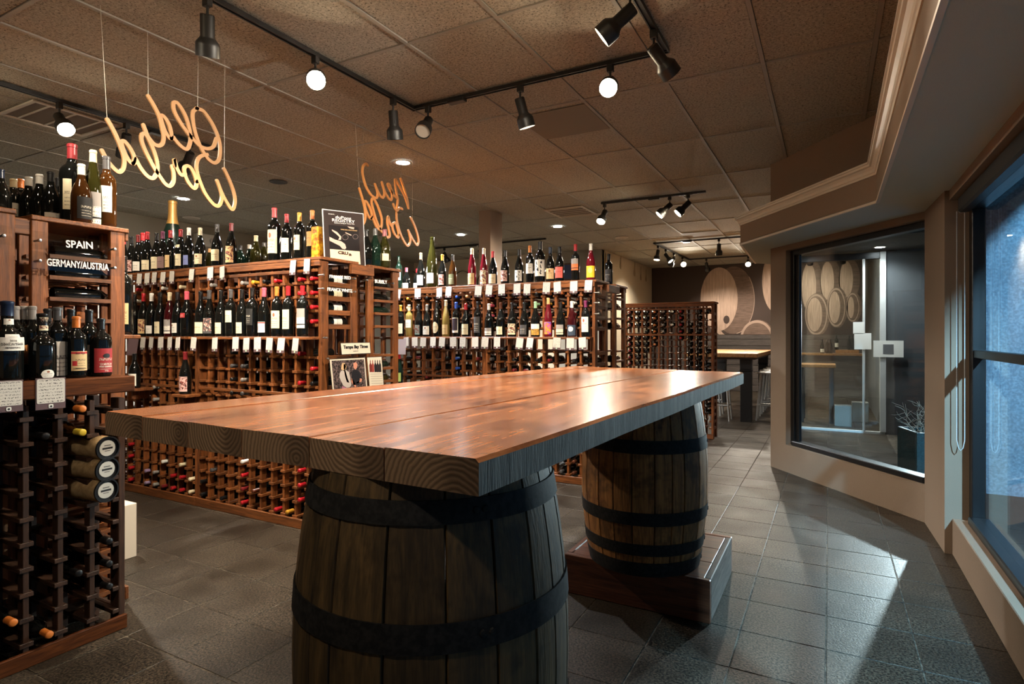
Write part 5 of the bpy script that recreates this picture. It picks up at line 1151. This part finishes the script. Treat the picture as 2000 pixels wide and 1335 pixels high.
snapy(836, 218, 3.525, (.25,-.75,-.75), False, 'unlit spotlight with pale lens past the track corner')
snapy(1016, 182, 3.525, (.15,.35,-1), True, 'spotlight shining down beside the blank ceiling panel')
snapy(1192, 148, 3.525, (.20,-.8,-.55), True, 'glaring lit spotlight above the far half of the table', cone=80)
snapx(1277, 90, -.858, (.5,.75,-.75), False, 'unlit spotlight at the far corner of the table track')
head(-.858, 2.80, (-.85,-.1,-.62), True, 'lit spotlight aimed sideways at the top of the picture', energy=60)
snapx(116, 208, -4.94, (.85,-.1,-.75), True, 'glaring lit spotlight by the ceiling vent', energy=50)
snapx(247, 250, -4.94, (-.6,.2,-.8), True, 'dark spotlight behind the last letter of Old World', energy=6)
snapx(371, 294, -4.94, (-.65,.1,-.62), True, 'dark spotlight behind the letters r and o of World', energy=6)
snapy(1181, 408, 7.2, (-.1,-.6,-.8), True, 'lit spotlight at one end of the short far track')
snapy(1308, 390, 7.2, (-.75,-.35,-.75), True, 'middle lit spotlight on the short far track')
snapy(1344, 384, 7.2, (-.7,-.35,-.75), True, 'lit spotlight at the free end of the short far track')
head(-2.83, 11.0, (-.1,-.25,-1), True, 'first spotlight of the row before the mural wall', energy=30); head(-2.82, 11.55, (.6,-.1,-.8), True, 'second spotlight of the row before the mural wall', energy=40)
head(-2.80, 12.15, (-.5,.2,-.9), True, 'third spotlight of the row before the mural wall', energy=40); head(-2.78, 12.85, (.35,-.9,-.45), True, 'glaring spotlight at the end of the row before the mural', energy=40)
head(-2.38, 13.4, (.1,.5,-.9), True, 'dim spotlight beside the glaring one at the mural', energy=35); head(-1.52, 13.4, (.1,-.9,-.5), True, 'glaring spotlight in the middle of the mural wall', energy=40)
head(-1.0, 13.4, (.2,.8,-.7), True, 'mural spotlight hidden by the soffit', energy=18)
head(-.35, 13.4, (.05,.8,-.7), True, 'added mural spotlight above the counter end', energy=3); head(.25, 13.4, (-.05,.8,-.7), True, 'last added mural spotlight above the counter', energy=2.5)  # both heads added to light the mural behind the yard window
head(-1.02, 10.77, (.1,-.35,-1), True, 'added far track spotlight to brighten the bar stools', energy=40, cone=80)  # extra head put in to light the stools and table
head(-1.70, 10.77, (-.05,.35,-1), True, 'black spotlight hanging from the far track, facing away', energy=50)
head(-6.55, 9.35, (.3,.3,-1), False, 'dark spotlight over the rear wall hoops'); head(-5.75, 9.35, (.35,.3,-1), True, 'second dark spotlight over the rear wall hoops', energy=50)
head(-.858, -.4, (-.25,.8,-.6), True, 'added unseen spotlight behind the viewpoint lighting the table front', energy=14, cone=80)  # added out of view, brightens the table end and barrel front
head(-2.75, .7, (-.35,.9,-.42), True, 'added unseen spotlight above the low rack aimed along the old-world rack', energy=34, cone=62)  # unseen head added to brighten the old-world rack front
head(-.858, 1.4, (-.55,.8,-.36), True, 'added unseen spotlight above the near table end aimed at the new-world rack', energy=24, cone=55)  # unseen head added for light on the new-world rack
head(-4.94, 1.1, (-.05,.85,-.45), True, 'added unseen spotlight over the SPAIN rack aimed at the old-world rack', energy=14, cone=60)  # extra unseen head, added as fill on the old-world rack
DL_ON = emitter('downlight_lit', (.92,.97,1.0), 45.0)
def downlight(x, y, lit, label, energy=30, z=ZC, r=.085):
    d = empty('recessed_downlight', (x, y, z), 0, label=label, cat='downlight')
    obj('trim_ring', MB().lathe([(r*.78,-.002),(r,-.006),(r*1.12,-.004),(r*1.14,.001),(r*.78,.001)], 28), plain('downlight_trim', srgb(214,208,196), .4) if lit else plain('downlight_black', (.02,.018,.016), .5), d, smooth=True)
    obj('lens', MB().lathe([(0,-.003),(r*.79,-.003)], 24), DL_ON if lit else plain('downlight_dark', (.01,.01,.01), .5), d)
    if lit: lamp('downlight_bulb', 'SPOT', (x, y, z-.02), (x, y, 0), energy*7.0, COOL, .07, 150, .8)
downlight(-3.73, 4.61, True, 'lit round downlight behind the New World sign', 45); downlight(-7.14, 4.51, True, 'lit round downlight beyond the Old World sign', 60)
downlight(-5.43, 4.53, False, 'unlit dark round downlight between the two script signs'); downlight(-5.53, 8.38, True, 'lit round downlight beyond the column, towards the rear wall', 40)
downlight(-3.77, 8.48, True, 'lit round downlight beyond the column, towards the mural room', 40)
def disc(x, y, label):
    o = obj('ceiling_speaker', MB().lathe([(0,-.012),(.10,-.011),(.115,-.006),(.12,.001)], 28), plain('speaker_white', srgb(206,200,190), .6), None, (x, y, ZC), smooth=True); tag(o, label, 'speaker')
    for r in (.03,.055,.08): obj('grille_ring', MB().lathe([(r,-.013),(r+.004,-.0145),(r+.008,-.013)], 24), plain('speaker_ring', srgb(180,174,164), .6), o)
disc(-8.2, 5.3, 'white round speaker in the ceiling by the grey wall'); disc(-3.2, 9.95, 'white round speaker in the ceiling near the far track')
def vent(x0, x1, y0, y1, n, label):
    v = empty('air_vent', ((x0+x1)/2, (y0+y1)/2, ZC), 0, label=label, cat='vent'); cx_, cy_ = (x0+x1)/2, (y0+y1)/2; hx, hy = (x1-x0)/2, (y1-y0)/2; VM = plain('vent_white', srgb(206,196,182), .5)
    for (a, b, c, d) in ((-hx,hx,-hy,-hy+.03),(-hx,hx,hy-.03,hy),(-hx,-hx+.03,-hy+.03,hy-.03),(hx-.03,hx,-hy+.03,hy-.03)): obj('frame_bar', MB().bbox(a,b,c,d,-.012,0,.002), VM, v)
    obj('backing', MB().box(-hx+.03, hx-.03, -hy+.03, hy-.03, -.003, 0), plain('vent_back', srgb(120,108,94), .8), v)
    for i in range(n): y = -hy+.03+(2*hy-.06)*(i+.5)/n; obj('slat', MB().bbox(-hx+.03, hx-.03, y-.008, y+.008, -.010, -.004, .001), VM, v)
vent(-5.66, -5.10, 2.09, 2.68, 3, 'white framed ceiling vent behind the near lamp'); vent(-3.44, -2.88, 7.26, 7.84, 5, 'white slatted ceiling vent by the short far track')
vent(-1.05, -.6, 9.0, 9.5, 4, 'ceiling vent in the mural room') if False else None
# ================================================================== REAR AND FAR ROOM THINGS
HR = plain('hoop_dark', srgb(58,46,36), .6)
for i, (px, py, r) in enumerate([(803,548,.22),(903,548,.22),(955,552,.30)]):
    p = atY(px, py, 11.12); o = obj('barrel_hoop', MB().lathe([(r,-.02),(r+.006,-.02),(r+.006,.02),(r,.02),(r,-.02)], 40), HR, None, (p.x, 11.122, p.z), (PI/2,0,0), smooth=True)
    tag(o, ['dark barrel hoop on the rear wall, behind the tallest bottle', 'dark barrel hoop on the rear wall, before the pink wines', 'large dark barrel hoop on the rear wall, half behind the column'][i], 'hoop', 'hoops on the rear wall')
for i, (px, y0, y1) in enumerate([(1184,494,515),(1213,498,525),(1240,512,540),(1252,520,548),(1262,526,550)]):  # flattened tan drop shapes along the side wall
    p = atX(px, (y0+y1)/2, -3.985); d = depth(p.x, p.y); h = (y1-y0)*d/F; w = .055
    o = obj('wall_drop', MB().lathe([(0,-h/2),(w*.8,-h*.40),(w,-h*.25),(w*.5,-h*.02),(w*.3,h*.15),(w*.3,h/2),(0,h/2)], 14), plain('drop_tan', srgb(170,150,122), .7), None, tuple(p), scale=(.3,1,1), smooth=True)
    tag(o, '%s tan drop shape on the cream side wall, counted towards the mural' % ORD[i+1], 'paddle', 'drop shapes on the side wall')
p = atY(1107, 535, 11.05); o = obj('framed_picture', MB().bbox(-.22,.22,-.02,0,-.22,.22,.004), plain('frame_brown', srgb(92,60,40), .6), None, (p.x, 11.07, p.z)); tag(o, 'small blue framed picture on the grey pier', 'picture'); obj('print', MB().box(-.19,.19,-.024,-.02,-.10,.19), plain('picture_blue', srgb(44,62,104), .5), o)
p = atX(397, 470, XL+.01); o = obj('exit_light', MB().bbox(0,.10,-.16,.16,-.10,.10,.01), plain('exit_white', srgb(214,210,202), .5), None, (XL, p.y, p.z)); tag(o, 'white emergency light box on the grey wall', 'emergency light')
for s_ in (-.09,.09): obj('lamp_eye', MB().lathe([(0,.02),(.04,.018),(.045,0)], 16), plain('lamp_eye', srgb(190,190,188), .3), o, (.10,s_,0), (0,PI/2,0), smooth=True)
# long high table with black legs
BT_ = wood('butcher_block', srgb(140,94,52), srgb(190,138,84), (14,1.2,14), .4, .1, .05)
cor = atZ(1479, 690.5, 1.05); tx1, ty0 = cor.x, cor.y; tx0 = tx1-1.05; ty1 = ty0+2.9
ht = empty('high_table', ((tx0+tx1)/2, (ty0+ty1)/2, 0), 0, label='long butcher-block bar table with square black legs', cat='table'); ox, oy = (tx0+tx1)/2, (ty0+ty1)/2
for i in range(6): a = tx0-ox+(tx1-tx0)*i/6; obj('top_board', MB().bbox(a+.001, a+(tx1-tx0)/6-.001, ty0-oy, ty1-oy, .99, 1.05, .003), BT_, ht)
for x in (tx0-ox+.12, tx1-ox-.17):
    for y in (ty0-oy+.14, ty1-oy-.14):
        lg = obj('leg', MB().bbox(x-.08, x+.08, y-.08, y+.08, 0, .78, .006), BLACK, ht); obj('leg_cap', MB().bbox(x-.09, x+.09, y-.09, y+.09, .78, .80, .004), BLACK, lg); obj('leg_top', MB().bbox(x-.085, x+.085, y-.085, y+.085, .80, .955, .006), BLACK, lg)
for y in (ty0-oy+.08, ty1-oy-.08): obj('apron', MB().bbox(tx0-ox+.04, tx1-ox-.04, y-.02, y+.02, .955, .99, .003), SHIP, ht)
for x in (tx0-ox+.06, tx1-ox-.06): obj('apron', MB().bbox(x-.02, x+.02, ty0-oy+.10, ty1-oy-.10, .955, .99, .003), SHIP, ht)
def stool(x, y, label, rz=0, h=.76):
    s_ = empty('bar_stool', (x, y, 0), rz, label=label, cat='stool', group='bar stools at the long high table')
    obj('seat', MB().lathe([(0,h),(.14,h),(.165,h-.006),(.168,h-.022),(.160,h-.028),(0,h-.024)], 28), STOOLM, s_, smooth=True)
    for k in range(4):
        a = PI/4+k*PI/2; obj('leg', MB().tube([(.125*math.cos(a), .125*math.sin(a), h-.02), (.205*math.cos(a), .205*math.sin(a), 0.0)], .0125, 8), STOOLM, s_)
    rr = .125+.08*(h-.02-.24)/(h-.02)
    for k in range(4):
        a, b = PI/4+k*PI/2, PI/4+(k+1)*PI/2; obj('foot_rail', MB().tube([(rr*math.cos(a), rr*math.sin(a), .24), (rr*math.cos(b), rr*math.sin(b), .24)], .009, 8), STOOLM, s_)
for i in range(4): stool(tx1+.10, ty0+.44+i*.58, 'steel bar stool, %s of the four on the window side of the high table' % ORD[i+1])
for i in range(3): stool((-1.50, -1.72, tx0)[i], (ty0+.16, ty0+.75, ty0+1.4)[i], 'steel bar stool, %s on the rack side of the high table' % ORD[i+1])
# counter with bottles below the mural and a small table, seen through two windows
ct = empty('wine_counter', (-.1, 14.55, 0), 0, label='dark counter below the mural seen through the windows', cat='counter')
obj('body', MB().bbox(-.75,.72,-.25,.33,0,.90,.004), SHIP, ct); obj('counter_top', MB().bbox(-.78,.74,-.30,.35,.90,.94,.004), BT_, ct); obj('shelf_block', MB().bbox(.22,.66,-.1,.25,.94,1.02,.004), BT_, ct)
for i, px in enumerate((1606,1616,1622,1634,1659,1665,1692,1700)):
    p = atY(px, 680, 14.5); bottle(Matrix.Translation((p.x, 14.5, .9405 if p.x < .1 else 1.0205)), 'bord' if i % 2 else 'burg', 'dark', 'black', 'white' if i % 3 == 0 else None, '%s bottle along the counter below the mural' % ORD[i+1], 'bottles on the counter', .31, 1.0, n=14)
st = empty('side_table', (-.17, 10.3, 0), 0, label='small pale-topped table just inside the yard window', cat='table')
obj('top', MB().bbox(-.26,.26,-.3,.3,.84,.885,.006), BT_, st)
for x in (-.2,.2):
    for y in (-.24,.24): obj('leg', MB().bbox(x-.03,x+.03,y-.03,y+.03,0,.84,.004), BLACK, st)
for i, (x, y) in enumerate(((.18,9.9),(.42,10.5))):
    o = obj('white_carton', MB().bbox(-.11,.11,-.1,.1,0,.30,.004), plain('carton_pale', srgb(128,126,122), .7), None, (x, y, .0)); tag(o, ['white carton on the floor just inside the yard window', 'white carton on the floor behind the first one'][i], 'carton')
# downlights under the eave and yard lantern
downlight(.58, 8.95, True, 'lit downlight under the eave by the white post', 6, 2.47, .07); downlight(-.24, 8.6, True, 'lit downlight under the eave by the mural window', 4, 2.47, .07)
ln_ = empty('yard_lantern', (1.42, 9.30, 1.52), 0, label='small wall lantern on the yard wall', cat='lantern')
obj('bracket', MB().bbox(-.04,.04,-.30,0,.13,.16,.004), BLACK, ln_); obj('hood', MB().lathe([(0,.13),(.06,.11),(.075,.09),(.07,.09),(0,.10)], 20), BLACK, ln_, (0,-.28,0), smooth=True)
obj('bulb', MB().lathe([(0,.03),(.02,.04),(.028,.06),(.02,.085),(0,.09)], 16), emitter('lantern_bulb', CYAN, 20.), ln_, (0,-.28,0), smooth=True)
sp = empty('street_lamp', (2.95, -.6, -.03), 0, label='tall street lamp in the yard', cat='lamp')
obj('pole', MB().tube([(0,0,0),(0,0,4.0)], .05, 12), BLACK, sp); obj('lamp_head', MB().bbox(-.45,.08,-.08,.08,3.93,4.02,.01), BLACK, sp)
